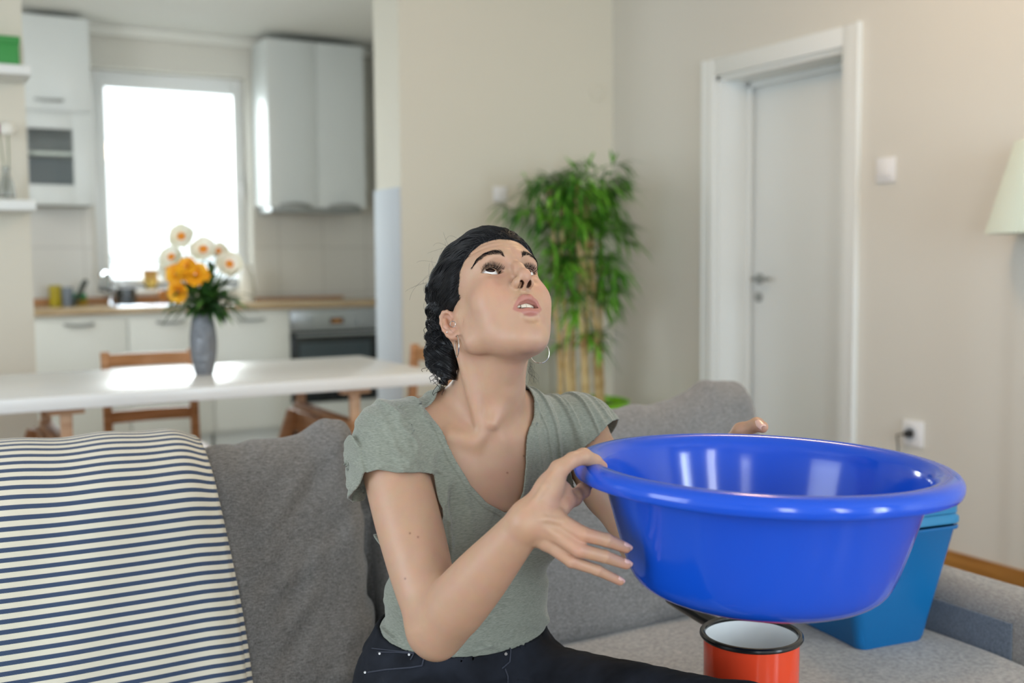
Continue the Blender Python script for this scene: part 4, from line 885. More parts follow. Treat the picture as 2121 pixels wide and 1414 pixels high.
def head_sdf():
    S = Sdf()
    S.ell((0, -0.004, 0.042), (0.0700, 0.090, 0.076), 0.01)
    S.ell((0, 0.040, 0.044), (0.060, 0.053, 0.056), 0.02)
    S.ell((0, 0.036, -0.012), (0.0565, 0.053, 0.066), 0.02)
    S.ell((0, 0.046, -0.058), (0.043, 0.043, 0.046), 0.02)
    S.ell((0.0365, 0.060, -0.014), (0.024, 0.022, 0.024), 0.022)
    S.cone((0.050, 0.006, -0.056), (0.012, 0.072, -0.091), 0.0150, 0.0150, 0.028)
    S.cone((0.056, 0.002, -0.010), (0.050, 0.006, -0.056), 0.014, 0.0150, 0.02)
    S.ell((0.0360, 0.042, -0.036), (0.020, 0.030, 0.032), 0.024)
    S.ball((0, 0.0755, -0.092), 0.0155, 0.018)
    S.ell((0, 0.076, -0.044), (0.029, 0.0195, 0.030), 0.018)
    S.cone((0.010, 0.0855, 0.0430), (0.041, 0.0725, 0.0430), 0.0085, 0.0075, 0.014)
    # eye sockets
    S.ell((0.0310, 0.1005, 0.0225), (0.0190, 0.0255, 0.0160), 0.009, -1)
    # nose
    S.chain([(0, 0.0845, 0.030), (0, 0.0985, 0.013), (0, 0.1075, -0.002)], [0.0075, 0.0078, 0.0080], 0.011)
    S.ball((0, 0.1110, -0.0075), 0.0090, 0.007)
    S.ell((0.0112, 0.0995, -0.0135), (0.0056, 0.0100, 0.0074), 0.006)
    S.cone((0, 0.1115, -0.0135), (0, 0.0975, -0.0205), 0.0040, 0.0042, 0.004)
    S.ell((0.0064, 0.1030, -0.0190), (0.0035, 0.0070, 0.0080), 0.0016, -1)
    # philtrum and fold beside the mouth
    S.cone((0.0135, 0.0915, 0.0165), (0.030, 0.0900, 0.0015), 0.0050, 0.003, 0.012, -1)
    # lids
    EC = A3(0.0308, 0.0640, 0.0210)
    S.ball(EC, 0.0157, 0.007)
    w_, hu, hl = 0.0170, 0.0092, 0.0056
    Ru, Rl = (w_*w_+hu*hu)/(2*hu), (w_*w_+hl*hl)/(2*hl)
    def eye_open(P):
        q = P-EC; x = q[:, 0]; z = q[:, 2]-0.09*q[:, 0]
        d = np.maximum(np.hypot(x, z-(hu-Ru))-Ru, np.hypot(x, z-(Rl-hl))-Rl)
        d = np.maximum(d, 0.0035-q[:, 1])
        return np.maximum(d, 0.0132-np.linalg.norm(q, axis=1))
    S.fun(eye_open, EC, 0.024, 0.0012, -1)
    # lips
    up = [(0, 0.0968, -0.0388), (0.0045, 0.0968, -0.0385), (0.014, 0.0915, -0.0425), (0.0228, 0.0825, -0.0528)]
    S.chain(up, [0.0056, 0.0057, 0.0052, 0.0020], 0.0035)
    lo = [(0, 0.0925, -0.0602), (0.012, 0.0895, -0.0594), (0.0228, 0.0825, -0.0535)]
    S.chain(lo, [0.0058, 0.0054, 0.0020], 0.0045)
    S.chain([(0, 0.100, -0.0490), (0.010, 0.097, -0.0500), (0.0185, 0.088, -0.0525)], [0.0058, 0.0046, 0.0012], 0.002, -1); S.chain([(0, 0.090, -0.0490), (0.010, 0.088, -0.0500), (0.0175, 0.080, -0.0520)], [0.0058, 0.0046, 0.0012], 0.002, -1)
    S.ell((0, 0.079, -0.049), (0.017, 0.012, 0.009), 0.002, -1)
    S.cone((0, 0.0955, -0.0705), (0.006, 0.0945, -0.0705), 0.004, 0.003, 0.009, -1)
    # ear
    def rotx(a): c, s = math.cos(a), math.sin(a); return np.array([[1, 0, 0], [0, c, -s], [0, s, c]])
    def rotz(a): c, s = math.cos(a), math.sin(a); return np.array([[c, -s, 0], [s, c, 0], [0, 0, 1]])
    Re = rotz(math.radians(28))@rotx(math.radians(12)); c = A3(0.0700, -0.016, -0.014)
    e = lambda x, y, z: c+Re@A3(x, y, z)
    S.ell(c, (0.0050, 0.0150, 0.0275), 0.004, 1, Re)
    S.ell(e(0.0050, 0.002, 0.0), (0.0072, 0.0105, 0.0200), 0.0025, -1, Re)
    rim = [e(0.0045, 0.0125*math.cos(a)+0.0*1, 0.0245*math.sin(a)) for a in np.radians([35, 60, 90, 120, 150, 180, 210, 235, 255])]
    S.chain(rim, [0.0026, 0.0030, 0.0033, 0.0035, 0.0034, 0.0032, 0.0030, 0.0030, 0.0035], 0.002)
    S.chain([e(0.0030, -0.004, 0.013), e(0.0040, -0.0065, 0.003), e(0.0035, -0.004, -0.009), e(0.003, 0.003, -0.013)], [0.0026, 0.0030, 0.0030, 0.0028], 0.003)
    S.chain([rim[0], e(0.0020, 0.009, 0.008), e(0.0, 0.002, 0.003)], [0.0026, 0.0026, 0.0022], 0.003)
    S.ell(e(0.0035, 0.0095, -0.004), (0.0035, 0.0045, 0.0060), 0.004, 1, Re)
    S.ball(e(0.0028, 0.0035, -0.0245), 0.0062, 0.005)
    return S
HS = head_sdf()
def head_f(P):                       # P in head-local, mirrored for symmetry
    q = P.copy(); q[:, 0] = np.abs(q[:, 0]); d = HS(q)
    # fine forehead lines, raised brows
    z = P[:, 2]; m = smooth01((z-0.048)/0.008)*smooth01((0.086-z)/0.01)*smooth01((P[:, 1]-0.03)/0.03)
    arc = z+0.10*P[:, 0]*P[:, 0]*10
    return d+0.00035*m*np.sin(arc*2*math.pi/0.0085+0.4)
def torso_sdf():
    S = Sdf()
    S.ell(bw(0, 0.0, TL*0.66), (0.132, 0.088, 0.150), 0.02, 1, BR)
    S.ell(bw(0, -0.002, TL*0.33), (0.116, 0.078, 0.150), 0.03, 1, BR)
    S.ell(bw(0.004, -0.005, 0.0), (0.140, 0.100, 0.105), 0.04, 1, BR)
    S.ell(bw(0, 0.030, TL*0.16), (0.095, 0.055, 0.080), 0.04, 1, BR)
    for s in (-1, 1): S.ball(bw(s*0.068, 0.046, TL*0.62), 0.052, 0.035)
    S.cone(SR-UPB*0.004, NB-UPB*0.022, 0.043, 0.056, 0.03); S.cone(SL-UPB*0.004, NB-UPB*0.022, 0.043, 0.056, 0.03)
    for sh in (SR, SL): S.cone(NB+UPB*0.045-FRN*0.018, sh*0.72+NB*0.28+UPB*0.014-FRN*0.010, 0.038, 0.030, 0.03)
    for sh, s in ((SR, 1), (SL, -1)): S.ball(sh+LX*s*0.006-UPB*0.004, 0.047, 0.02)
    S.ell(NB-UPB*0.070+FRN*0.020, (0.105, 0.060, 0.075), 0.03, 1, BR)
    return S
TS = torso_sdf()
NT = hw(0, -0.024, -0.035)            # neck top
def limb(S, pts, rs, k):
    """a tapering limb with a smoothly varying radius, joined to the body with blend k"""
    P_ = np.array(pts); R_1 = np.array(rs, float); n_ = len(P_); T = np.linspace(0, n_-1, 5*(n_-1)+1); q = []; rr_1 = []
    for t in T:
        i = min(int(t), n_-2); f = t-i; a, b, c, d = (np.r_[P_[j], R_1[j]] for j in (max(i-1, 0), i, i+1, min(i+2, n_-1)))
        v = 0.5*((2*b)+(-a+c)*f+(2*a-5*b+4*c-d)*f*f+(-a+3*b-3*c+d)*f**3); q.append(v[:3]); rr_1.append(v[3])
    q = np.array(q); rr_1 = np.array(rr_1)
    def L_(P):
        best = np.full(len(P), 1e9); rad = np.zeros(len(P))
        for j in range(len(q)-1):
            d = q[j+1]-q[j]; t = np.clip(((P-q[j])@d)/(d@d), 0, 1); e = np.linalg.norm(P-q[j]-t[:, None]*d, axis=1); m = e < best
            best[m] = e[m]; rad[m] = (rr_1[j]+t*(rr_1[j+1]-rr_1[j]))[m]
        return best-rad
    ctr = (P_[0]+P_[-1])/2
    S.fun(L_, ctr, np.linalg.norm(P_[0]-P_[-1])/2+max(rs)+0.03, k)
def body_sdf():
    S = Sdf()
    hc = hw(0, 0, 0.0)
    S.fun(lambda P: head_f(wh(P))*HSC, hc, 0.155, 0.02)
    S.chain([NT, NT*0.45+NB*0.55+FRN*0.004, NB-UPB*0.02], [0.0505, 0.0510, 0.062], 0.012)
    # jaw underside to throat
    S.cone(hw(0, 0.040, -0.066), NT*0.35+NB*0.65+FRN*0.020, 0.024, 0.032, 0.016)
    # sterno muscles, larynx, collar bones
    for s in (-1, 1):
        S.cone(hw(s*0.056, -0.022, -0.030), NOTCH+LX*s*0.013-FRN*0.013+UPB*0.002, 0.0145, 0.0062, 0.012)
        sh = SR if s < 0 else SL
        S.chain([NOTCH+LX*s*0.022-UPB*0.010-FRN*0.016, NOTCH*0.55+sh*0.45+FRN*0.003+UPB*0.004], [0.0066, 0.0050], 0.018)
    S.ball(NT*0.50+NB*0.50+FRN*0.051, 0.010, 0.014); S.cone(NT*0.40+NB*0.60+FRN*0.046, NOTCH+UPB*0.02-FRN*0.006, 0.010, 0.008, 0.018)
    S.fun(TS, HIP+UPB*TL*0.5, 0.5, 0.025)
    # arms
    limb(S, [SRA, SRA*0.6+ER*0.4, SRA*0.25+ER*0.75, ER], [0.0470, 0.0475, 0.0430, 0.0350], 0.022)
    a1 = ER*0.80+WR*0.20; a2 = ER*0.5+WR*0.5
    limb(S, [ER, a1, a2, ER*0.2+WR*0.8, WR], [0.0360, 0.0415, 0.0375, 0.0295, 0.0250], 0.022)
    S.cone(ER+unit(ER-SR)*0.006, ER+unit(ER-SR)*0.019-unit(WR-ER)*0.004, 0.026, 0.014, 0.02)
    S.chain([SL, SL*0.5+EL*0.5, EL], [0.047, 0.043, 0.037], 0.02)
    S.chain([EL, EL*0.75+WL*0.25, WL], [0.037, 0.037, 0.024], 0.02)
    # right hand on the rim
    for pts, rs, k in RHAND: S.chain([at(*p) for p in pts], rs, k)
    for pts, rs, k in LHAND: S.chain([at(*p) for p in pts], rs, k)
    # legs (inside the jeans) and feet
    for hp, kn, an, toe in LEGS:
        S.cone(hp, kn, 0.075, 0.050, 0.03); S.chain([kn, kn*0.7+an*0.3, an], [0.050, 0.048, 0.030], 0.02)
        S.chain([an-A3(0, 0, 0.02), toe], [0.032, 0.024], 0.02)
    return S
HPR, HPL = HIP-LX*0.078-UPB*0.03, HIP+LX*0.085-UPB*0.035
KNL = at(1545, 1530, 1.42); KNR = HPR+A3(-0.10, -0.40, -0.01)
ANL = A3(KNL[0]-0.02, KNL[1]-0.06, 0.09); ANR = A3(KNR[0]-0.02, KNR[1]-0.04, 0.09)
LEGS = [(HPR, KNR, ANR, ANR+A3(-0.01, -0.15, -0.06)), (HPL, KNL, ANL, ANL+A3(0.04, -0.14, -0.06))]
RHAND = [
 # palm: wrist to each knuckle
 ([(1093, 1078, 1.335), (1124, 1058, 1.340), (1160, 1048, 1.352)], [0.0215, 0.0165, 0.0125], 0.012),
 ([(1093, 1082, 1.335), (1120, 1076, 1.332), (1153, 1076, 1.332)], [0.0215, 0.0160, 0.0120], 0.010),
 ([(1093, 1084, 1.337), (1118, 1092, 1.332), (1145, 1102, 1.327)], [0.0210, 0.0145, 0.0112], 0.008),
 ([(1095, 1090, 1.342), (1112, 1106, 1.338), (1131, 1123, 1.332)], [0.0190, 0.0125, 0.0102], 0.008),
 # thumb
 ([(1104, 1056, 1.338), (1136, 1012, 1.343), (1158, 972, 1.348)], [0.0170, 0.0150, 0.0118], 0.012),
 ([(1158, 972, 1.348), (1186, 952, 1.358), (1209, 945, 1.370)], [0.0118, 0.0094, 0.0108], 0.004),
 ([(1209, 945, 1.370), (1232, 956, 1.383), (1247, 966, 1.390)], [0.0105, 0.0092, 0.0072], 0.003),
 # web between thumb and index
 ([(1146, 1004, 1.350), (1168, 1014, 1.362), (1178, 1034, 1.368)], [0.0110, 0.0065, 0.0070], 0.014),
 # index: knuckle, then away under the rim
 ([(1160, 1048, 1.352), (1188, 1030, 1.382), (1207, 1016, 1.404), (1216, 1006, 1.420)], [0.0118, 0.0102, 0.0088, 0.0072], 0.007),
 # middle
 ([(1153, 1076, 1.330), (1208, 1106, 1.316)], [0.0110, 0.0096], 0.006), ([(1208, 1106, 1.316), (1256, 1118, 1.322)], [0.0094, 0.0083], 0.0025), ([(1256, 1118, 1.322), (1296, 1134, 1.337)], [0.0084, 0.0069], 0.0025),
 # ring
 ([(1145, 1102, 1.326), (1200, 1139, 1.312)], [0.0104, 0.0091], 0.005), ([(1200, 1139, 1.312), (1252, 1152, 1.320)], [0.0089, 0.0078], 0.0025), ([(1252, 1152, 1.320), (1297, 1168, 1.337)], [0.0079, 0.0066], 0.0025),
 # little
 ([(1131, 1123, 1.332), (1184, 1162, 1.322)], [0.0094, 0.0079], 0.005), ([(1184, 1162, 1.322), (1236, 1180, 1.328)], [0.0078, 0.0068], 0.0025), ([(1236, 1180, 1.328), (1284, 1203, 1.345)], [0.0068, 0.0055], 0.0025),
 # tendons on the back of the hand and knuckles
 ([(1100, 1070, 1.314), (1130, 1062, 1.322), (1158, 1050, 1.341)], [0.0022, 0.0030, 0.0035], 0.004),
 ([(1100, 1076, 1.314), (1128, 1074, 1.316), (1158, 1079, 1.320)], [0.0022, 0.0030, 0.0038], 0.004),
 ([(1102, 1084, 1.316), (1126, 1091, 1.318), (1152, 1107, 1.317)], [0.0022, 0.0028, 0.0036], 0.004),
 ([(1100, 1092, 1.322), (1118, 1108, 1.326), (1138, 1129, 1.325)], [0.0020, 0.0024, 0.0032], 0.004),
 ([(1096, 1052, 1.320), (1130, 1006, 1.329), (1156, 968, 1.340)], [0.0026, 0.0030, 0.0036], 0.005),
]
LHAND = [
 ([(1490, 960, 1.770), (1512, 930, 1.765), (1545, 915, 1.755)], [0.023, 0.018, 0.013], 0.014),
 ([(1490, 965, 1.772), (1520, 950, 1.768), (1560, 945, 1.755)], [0.023, 0.017, 0.013], 0.014),
 ([(1512, 925, 1.765), (1535, 893, 1.745), (1568, 879, 1.722)], [0.017, 0.0125, 0.0110], 0.010),
 ([(1568, 879, 1.722), (1579, 884, 1.705)], [0.0115, 0.0095], 0.004),
 ([(1560, 945, 1.755), (1590, 955, 1.735), (1612, 975, 1.705), (1622, 990, 1.685)], [0.011, 0.0098, 0.009, 0.0075], 0.004),
 ([(1552, 965, 1.758), (1582, 985, 1.738), (1604, 1005, 1.708), (1612, 1018, 1.685)], [0.011, 0.0098, 0.009, 0.0075], 0.004),
 ([(1540, 985, 1.760), (1570, 1012, 1.738), (1590, 1030, 1.708), (1598, 1042, 1.685)], [0.0105, 0.0092, 0.0085, 0.007], 0.004),
 ([(1525, 1000, 1.762), (1550, 1032, 1.742), (1566, 1048, 1.718), (1574, 1060, 1.698)], [0.0095, 0.0082, 0.0075, 0.006], 0.004),
 ([(1490, 968, 1.772), (1515, 975, 1.768), (1540, 985, 1.760)], [0.022, 0.016, 0.012], 0.012),
]
BS = body_sdf()

# skin
M_skin = bpy.data.materials.new('skin'); M_skin.use_nodes = True
n, l = ND(M_skin); pb_ = n['Principled BSDF']; pb_.inputs['Roughness'].default_value = 0.46; pb_.inputs['Specular IOR Level'].default_value = 0.42
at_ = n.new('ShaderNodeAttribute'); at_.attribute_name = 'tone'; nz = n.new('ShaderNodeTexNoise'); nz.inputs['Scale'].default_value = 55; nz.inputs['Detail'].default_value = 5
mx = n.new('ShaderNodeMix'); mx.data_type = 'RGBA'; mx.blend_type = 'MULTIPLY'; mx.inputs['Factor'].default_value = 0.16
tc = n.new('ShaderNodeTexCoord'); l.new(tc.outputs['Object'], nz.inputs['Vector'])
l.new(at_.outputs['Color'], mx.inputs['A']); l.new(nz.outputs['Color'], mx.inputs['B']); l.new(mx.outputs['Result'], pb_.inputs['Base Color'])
pb_.inputs['Subsurface Weight'].default_value = 0.30; pb_.inputs['Subsurface Radius'].default_value = (1.0, 0.35, 0.18); pb_.inputs['Subsurface Scale'].default_value = 0.008
nz2 = n.new('ShaderNodeTexNoise'); nz2.inputs['Scale'].default_value = 700; l.new(tc.outputs['Object'], nz2.inputs['Vector'])
bp = n.new('ShaderNodeBump'); bp.inputs['Strength'].default_value = 0.18; bp.inputs['Distance'].default_value = 0.0006; l.new(nz2.outputs['Fac'], bp.inputs['Height']); l.new(bp.outputs[0], pb_.inputs['Normal'])

CELL = 0.0016; DEVREG = None
pts_all = np.array([ER, WR, EL, WL, SR, SL, HIP, KNL, KNR, ANL, ANR, HO])
lo_, hi_ = pts_all.min(0)-0.22, pts_all.max(0)+0.22; lo_[2] = 0.0
if DEVREG: lo_, hi_ = DEVREG[0], DEVREG[1]
def skin_mesh():
    # fine cells where skin shows (head, neck, chest, arms, hands), body bounded above the lap
    V, Fc = mesh_sdf(BS, lo_, hi_, CELL, L=5, lip=1.3)
    return V, Fc
Vb, Fb = skin_mesh()
person = raw_mesh('person', Vb, Fb, M_skin)
tag(person, 'dark haired woman sitting on the sofa, looking up, holding a blue basin with both hands', 'person')
def gauss(P, c, r): return np.exp(-((P-c)**2/np.asarray(r)**2).sum(1))
def skin_tone(Vw):
    q = wh(Vw); qa = q.copy(); qa[:, 0] = np.abs(qa[:, 0])
    base = np.array(srgb('C39C81')[:3]); C_ = np.tile(base, (len(Vw), 1))
    def mixc(c, w): C_[:] = C_*(1-w[:, None])+np.array(srgb(c)[:3])*w[:, None]
    mixc('D59A84', 0.45*gauss(qa, A3(0.040, 0.075, -0.012), (0.022, 0.03, 0.022)))
    mixc('CF9480', 0.35*gauss(qa, A3(0.0, 0.116, -0.008), (0.014, 0.012, 0.012)))
    mixc('B98570', 0.45*gauss(qa, A3(0.0315, 0.080, 0.010), (0.016, 0.02, 0.007)))
    mixc('CB9078', 0.45*gauss(qa, A3(0.075, -0.016, -0.014), (0.012, 0.02, 0.03)))
    # lips: distance to the lip chains
    def segd(P, a, b): a = A3(*a); b = A3(*b); d = b-a; t = np.clip((P-a)@d/(d@d), 0, 1); return np.linalg.norm(P-a-t[:, None]*d, axis=1)
    near = (np.abs(q-A3(0, 0.09, -0.05)) < 0.04).all(1); idx = np.where(near)[0]; Q = qa[idx]
    up = [(0, 0.0968, -0.0388), (0.0045, 0.0968, -0.0385), (0.014, 0.0915, -0.0425), (0.0228, 0.0825, -0.0528)]; lo = [(0, 0.0925, -0.0602), (0.012, 0.0895, -0.0594), (0.0228, 0.0825, -0.0535)]
    xs_ = [0, 0.004, 0.013, 0.0195, 0.0245, 0.05]; zu = np.interp(Q[:, 0], xs_, [-0.0330, -0.0325, -0.0362, -0.0445, -0.0530, -0.09]); zl = np.interp(Q[:, 0], [0, 0.011, 0.019, 0.0245, 0.05], [-0.0668, -0.0650, -0.0592, -0.0535, 0.0])
    dd_ = np.minimum(zu-Q[:, 2], Q[:, 2]-zl); w = smooth01((dd_+0.0012)/0.0024)*(Q[:, 1] > 0.070); ww = np.zeros(len(Vw)); ww[idx] = w; mixc('B4746A', ww*0.82)
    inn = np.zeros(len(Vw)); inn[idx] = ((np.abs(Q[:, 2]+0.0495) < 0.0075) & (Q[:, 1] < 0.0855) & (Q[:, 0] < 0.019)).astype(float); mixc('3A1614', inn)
    nb_ = np.where((np.abs(q-A3(0, 0.103, -0.016)) < 0.02).all(1))[0]; w = np.zeros(len(Vw)); e_ = (qa[nb_]-A3(0.0064, 0.1030, -0.0165))/A3(0.0034, 0.0070, 0.0100); w[nb_] = ((np.linalg.norm(e_, axis=1) < 1.15) & (np.abs(qa[nb_][:, 0]-0.0064) < 0.0040) & (qa[nb_][:, 2] < -0.0102) & (qa[nb_][:, 2] > -0.0235) & (qa[nb_][:, 1] < 0.1095))*1.0; mixc('33140F', w*0.9)  # dark red painted inside the nostrils, standing in for shade
    # fingers a little pinker, knuckles
    for p in ((1296, 1134, 1.337), (1297, 1168, 1.337), (1284, 1203, 1.345), (1246, 964, 1.392), (1208, 1106, 1.316), (1200, 1139, 1.312), (1172, 1042, 1.352), (1579, 884, 1.705)):
        mixc('CF8F7A', 0.38*gauss(Vw, at(*p), (0.012,)*3))
    for p in ((1232, 1043), ):
        pass
    # moles on the upper arm and chest
    for (px, py, dd) in ((849, 1104, 1.45), (866, 1112, 1.45), (839, 1198, 1.43), (1085, 944, 1.56), (1051, 979, 1.56)):
        r_ = ray(px, py); v = Vw-CO; t = v@r_/(r_@r_); dist = np.linalg.norm(v-t[:, None]*r_, axis=1); nearc = np.abs(t-dd) < 0.12
        mixc('6B4030', 0.85*np.exp(-(dist/0.0013)**2)*nearc)
    return C_
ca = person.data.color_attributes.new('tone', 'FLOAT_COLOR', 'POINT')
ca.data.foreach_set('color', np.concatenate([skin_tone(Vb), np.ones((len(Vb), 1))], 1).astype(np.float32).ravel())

def onto(f, P, off=0.0, n_=4):
    P = np.atleast_2d(np.asarray(P, float)).copy(); e = 0.0004
    for _ in range(n_):
        d = f(P); G = np.stack([f(P+e*np.eye(3)[i])-f(P-e*np.eye(3)[i]) for i in range(3)], -1)/(2*e)
        P -= ((d-off)/np.maximum((G*G).sum(1), 0.2))[:, None]*G
    return P, G/np.linalg.norm(G, axis=1)[:, None]

# eyes
M_eye = mat('eye_white', 'E9E6E2', 0.08, spec=0.6); M_iris = mat('dark_brown_iris', '2A1610', 0.08, spec=0.7); M_pup = mat('pupil', '050404', 0.05)
gz = unit(A3(-0.08, 0.86, 0.50))
for s in (-1, 1):
    c = A3(s*0.0308, 0.0640, 0.0210); g = unit(gz+A3(0.02*s, 0, 0)); R3 = Vector(HR@g).to_track_quat('Z', 'Y').to_matrix().to_4x4()
    Me = Matrix.Translation(Vector(hw(*c))) @ R3
    r_ = 0.0138*HSC; pr = [(r_*math.sin(a), r_*math.cos(a)) for a in np.linspace(math.pi, math.radians(32), 26)]
    ey = BM().lathe(pr, (0, 0, 0), 40, Me).build('eyeball', M_eye, person)
    a0 = math.radians(32); BM().lathe([(r_*math.sin(a)*1.002, r_*math.cos(a)*1.002+0.0003*math.cos(a/a0*math.pi/2)) for a in np.linspace(a0*1.04, math.radians(13), 8)], (0, 0, 0), 40, Me).build('iris', M_iris, ey)
    BM().lathe([(r_*math.sin(a)*1.003, r_*math.cos(a)*1.003+0.0003) for a in np.linspace(math.radians(13.5), 0, 5)], (0, 0, 0), 30, Me).build('pupil', M_pup, ey)

# brows and lashes lie on the skin
M_hairb = mat('black_hair', '0E0F12', 0.36, spec=0.55); M_lash = mat('dark_lash', '1A100C', 0.6)
hf = lambda P: head_f(P)
def tubes(name, paths, m, n=4, parent=None):
    V = []; Fq = []; o_ = 0
    for P_, R_2 in paths:
        P_ = np.asarray(P_); N = len(P_); T = np.gradient(P_, axis=0); T /= np.linalg.norm(T, axis=1)[:, None]+1e-12
        a_ = np.cross(T, A3(0.31, 0.12, 0.94)); a_ /= np.linalg.norm(a_, axis=1)[:, None]+1e-12; b_ = np.cross(T, a_)
        for k in range(n):
            an = 2*math.pi*k/n; V.append(P_+(a_*math.cos(an)+b_*math.sin(an))*np.asarray(R_2)[:, None])
        base = o_
        for k in range(n):
            k2 = (k+1) % n; i = np.arange(N-1)
            Fq.append(np.stack([base+k*N+i, base+k*N+i+1, base+k2*N+i+1, base+k2*N+i], -1))
        o_ += n*N
    return raw_mesh(name, np.concatenate(V), np.concatenate(Fq), m, parent)
rg = np.random.default_rng(5)
for s in (-1, 1):
    curve = np.array([(0.0135, 0.094, 0.0400), (0.020, 0.093, 0.0440), (0.028, 0.089, 0.0465), (0.038, 0.082, 0.0460), (0.046, 0.073, 0.0420), (0.0505, 0.066, 0.0380)])
    tt = np.linspace(0, 1, len(curve)); paths = []
    for i in range(330):
        t = rg.random()**0.9; wv_ = 0.0030*(1-t)**0.6+0.0005; p = np.array([np.interp(t, tt, curve[:, k]) for k in range(3)])
        p2 = np.array([np.interp(min(t+0.10, 1), tt, curve[:, k]) for k in range(3)]); d = unit(p2-p) if t < 0.98 else unit(curve[-1]-curve[-2])
        v = rg.uniform(-1, 1); p[2] += v*wv_; d = unit(d+A3(0, 0, (0.9*(1-t)**2-0.25*v*(0.4+t))))
        L_ = rg.uniform(0.005, 0.008); q = np.array([p, p+d*L_*0.5, p+d*L_]); q, G = onto(hf, q, 0.0005); q[2] += G[2]*0.0006; q[:, 0] *= s
        paths.append((HO+q@HR.T*HSC, [0.00016, 0.00013, 0.00004]))
    tubes('eyebrow', paths, M_hairb, 3, person)
    EC = A3(0.0308, 0.0640, 0.0210); paths = []
    w_, hu, hl = 0.0170, 0.0092, 0.0056; Ru, Rl = (w_*w_+hu*hu)/(2*hu), (w_*w_+hl*hl)/(2*hl)
    for i in range(68):
        x = (i/67*2-1)*0.0145+rg.normal()*0.0002; z = (hu-Ru)+math.sqrt(Ru*Ru-x*x)+0.0001+0.09*x
        y = math.sqrt(max(0.0157**2-x*x-z*z, 1e-7)); p = EC+A3(x, y+0.0002, z)
        d = unit(A3(x*42+0.05, 0.90, 0.10)); L_ = (0.0080+0.0015*math.sin(i*2.3))*(1-0.25*abs(x)/0.0132); k = rg.normal()*0.12
        p = onto(hf, p[None], 0.0001)[0][0]
        q = np.array([p, p+d*L_*0.45+A3(k*0.001, 0, 0.0007), p+d*L_*0.8+A3(k*0.003, 0, 0.0020), p+d*L_+A3(k*0.004, -0.0002, 0.0040)])
        for j_ in (1, 2, 3):
            for _ in range(3):
                dj = float(hf(q[j_][None])[0]); mn = 0.0009*j_
                if dj < mn: q[j_] = q[j_]+A3(0, 0.94, -0.34)*(mn-dj)
        q[:, 0] *= s
        paths.append((HO+q@HR.T*HSC, [0.00030, 0.00026, 0.00016, 0.00005]))
    for i in range(34):
        x = (i/33*2-1)*0.0118; z = (Rl-hl)-math.sqrt(Rl*Rl-x*x)-0.0002+0.09*x; y = math.sqrt(max(0.0157**2-x*x-z*z, 1e-7)); p = EC+A3(x, y, z); d = unit(A3(x*30, 0.9, -0.5)); L_ = 0.0030
        q = np.array([p, p+d*L_*0.5, p+d*L_]); q[:, 0] *= s; paths.append((HO+q@HR.T*HSC, [0.00014, 0.00010, 0.00004]))
    tubes('eyelashes', paths, M_lash, 3, person)
    # dark lid margin
    q = []
    for x in np.linspace(-0.0148, 0.0148, 21):
        z = (hu-Ru)+math.sqrt(max(Ru*Ru-x*x, 0))+0.0002+0.09*x; y = math.sqrt(max(0.0155**2-x*x-z*z, 1e-7)); q.append(EC+A3(x, y, z))
    q = np.array(q); q[:, 0] *= s; tubes('lid_line', [(HO+q@HR.T*HSC, 0.00045*np.sin(np.linspace(0.15, math.pi-0.15, 21))+0.0001)], M_lash, 5, person)

# teeth
b = BM()
for i, x in enumerate((-0.0168, -0.0112, -0.0041, 0.0041, 0.0112, 0.0168)):
    wd = (0.0050, 0.0058, 0.0076)[min(i, 5-i)]; y = 0.0890-x*x*24; ang = -x*40; hh = (0.0062, 0.0070, 0.0088)[min(i, 5-i)]
    M2 = Matrix(HR.tolist()).to_4x4(); M2.translation = Vector(HO); M2 = M2 @ Matrix.Scale(HSC, 4); b.box(-wd/2*1.08, wd/2*1.08, -0.002, 0.002, -0.0408-hh, -0.038, 0.0009, M2 @ Matrix.Translation((x, y, 0)) @ Matrix.Rotation(ang*0.9, 4, 'Z'))
b.build('upper_teeth', mat('tooth_enamel', 'E6DCC8', 0.2), person)

# finger nails
M_nail = mat('natural_nail', 'E2B8A8', 0.22, spec=0.5)
def nail(p, prev, r, nm='fingernail', face=None):
    a, b_ = at(*p), at(*prev); d = unit(a-b_); v = unit(CO-a) if face is None else unit(face); v = unit(v-d*(v@d)); s = np.cross(d, v)
    V = []; N = 9
    for i in range(N):
        u = i/(N-1); L_ = r*2.2; x0 = -r*0.9+L_*u
        for k in range(9):
            t = (k/8*2-1); w2 = r*0.80*(1-0.35*max(0, u-0.7)**2*9)*(0.75+0.25*min(1, u*5)); an = t*0.95
            rr2 = r*1.03*(1-0.10*u); V.append(a+d*(x0-(abs(t)**2)*0.0*r)+s*w2/r*rr2*math.sin(an)*0.98+v*(rr2*math.cos(an)-0.00000)-v*0.0012*u*u)
    idx = np.arange(81).reshape(9, 9); Fc = np.stack([idx[:-1, :-1], idx[1:, :-1], idx[1:, 1:], idx[:-1, 1:]], -1).reshape(-1, 4)
    o = raw_mesh(nm, np.array(V), Fc, M_nail, person); md = o.modifiers.new('t', 'SOLIDIFY'); md.thickness = 0.0008; md.offset = 0
nail((1293, 1132, 1.336), (1256, 1118, 1.322), 0.0072, face=unit(CO-at(1293, 1132, 1.336))*1.0+CU*0.55)
nail((1294, 1166, 1.336), (1252, 1152, 1.320), 0.0069, face=unit(CO-at(1293, 1132, 1.336))*1.0+CU*0.55)
nail((1281, 1201, 1.344), (1236, 1180, 1.328), 0.0058, face=unit(CO-at(1293, 1132, 1.336))*1.0+CU*0.7)
nail((1578, 884, 1.706), (1570, 876, 1.722), 0.0105, face=unit(CO-at(1578, 884, 1.706))+CU*0.1)

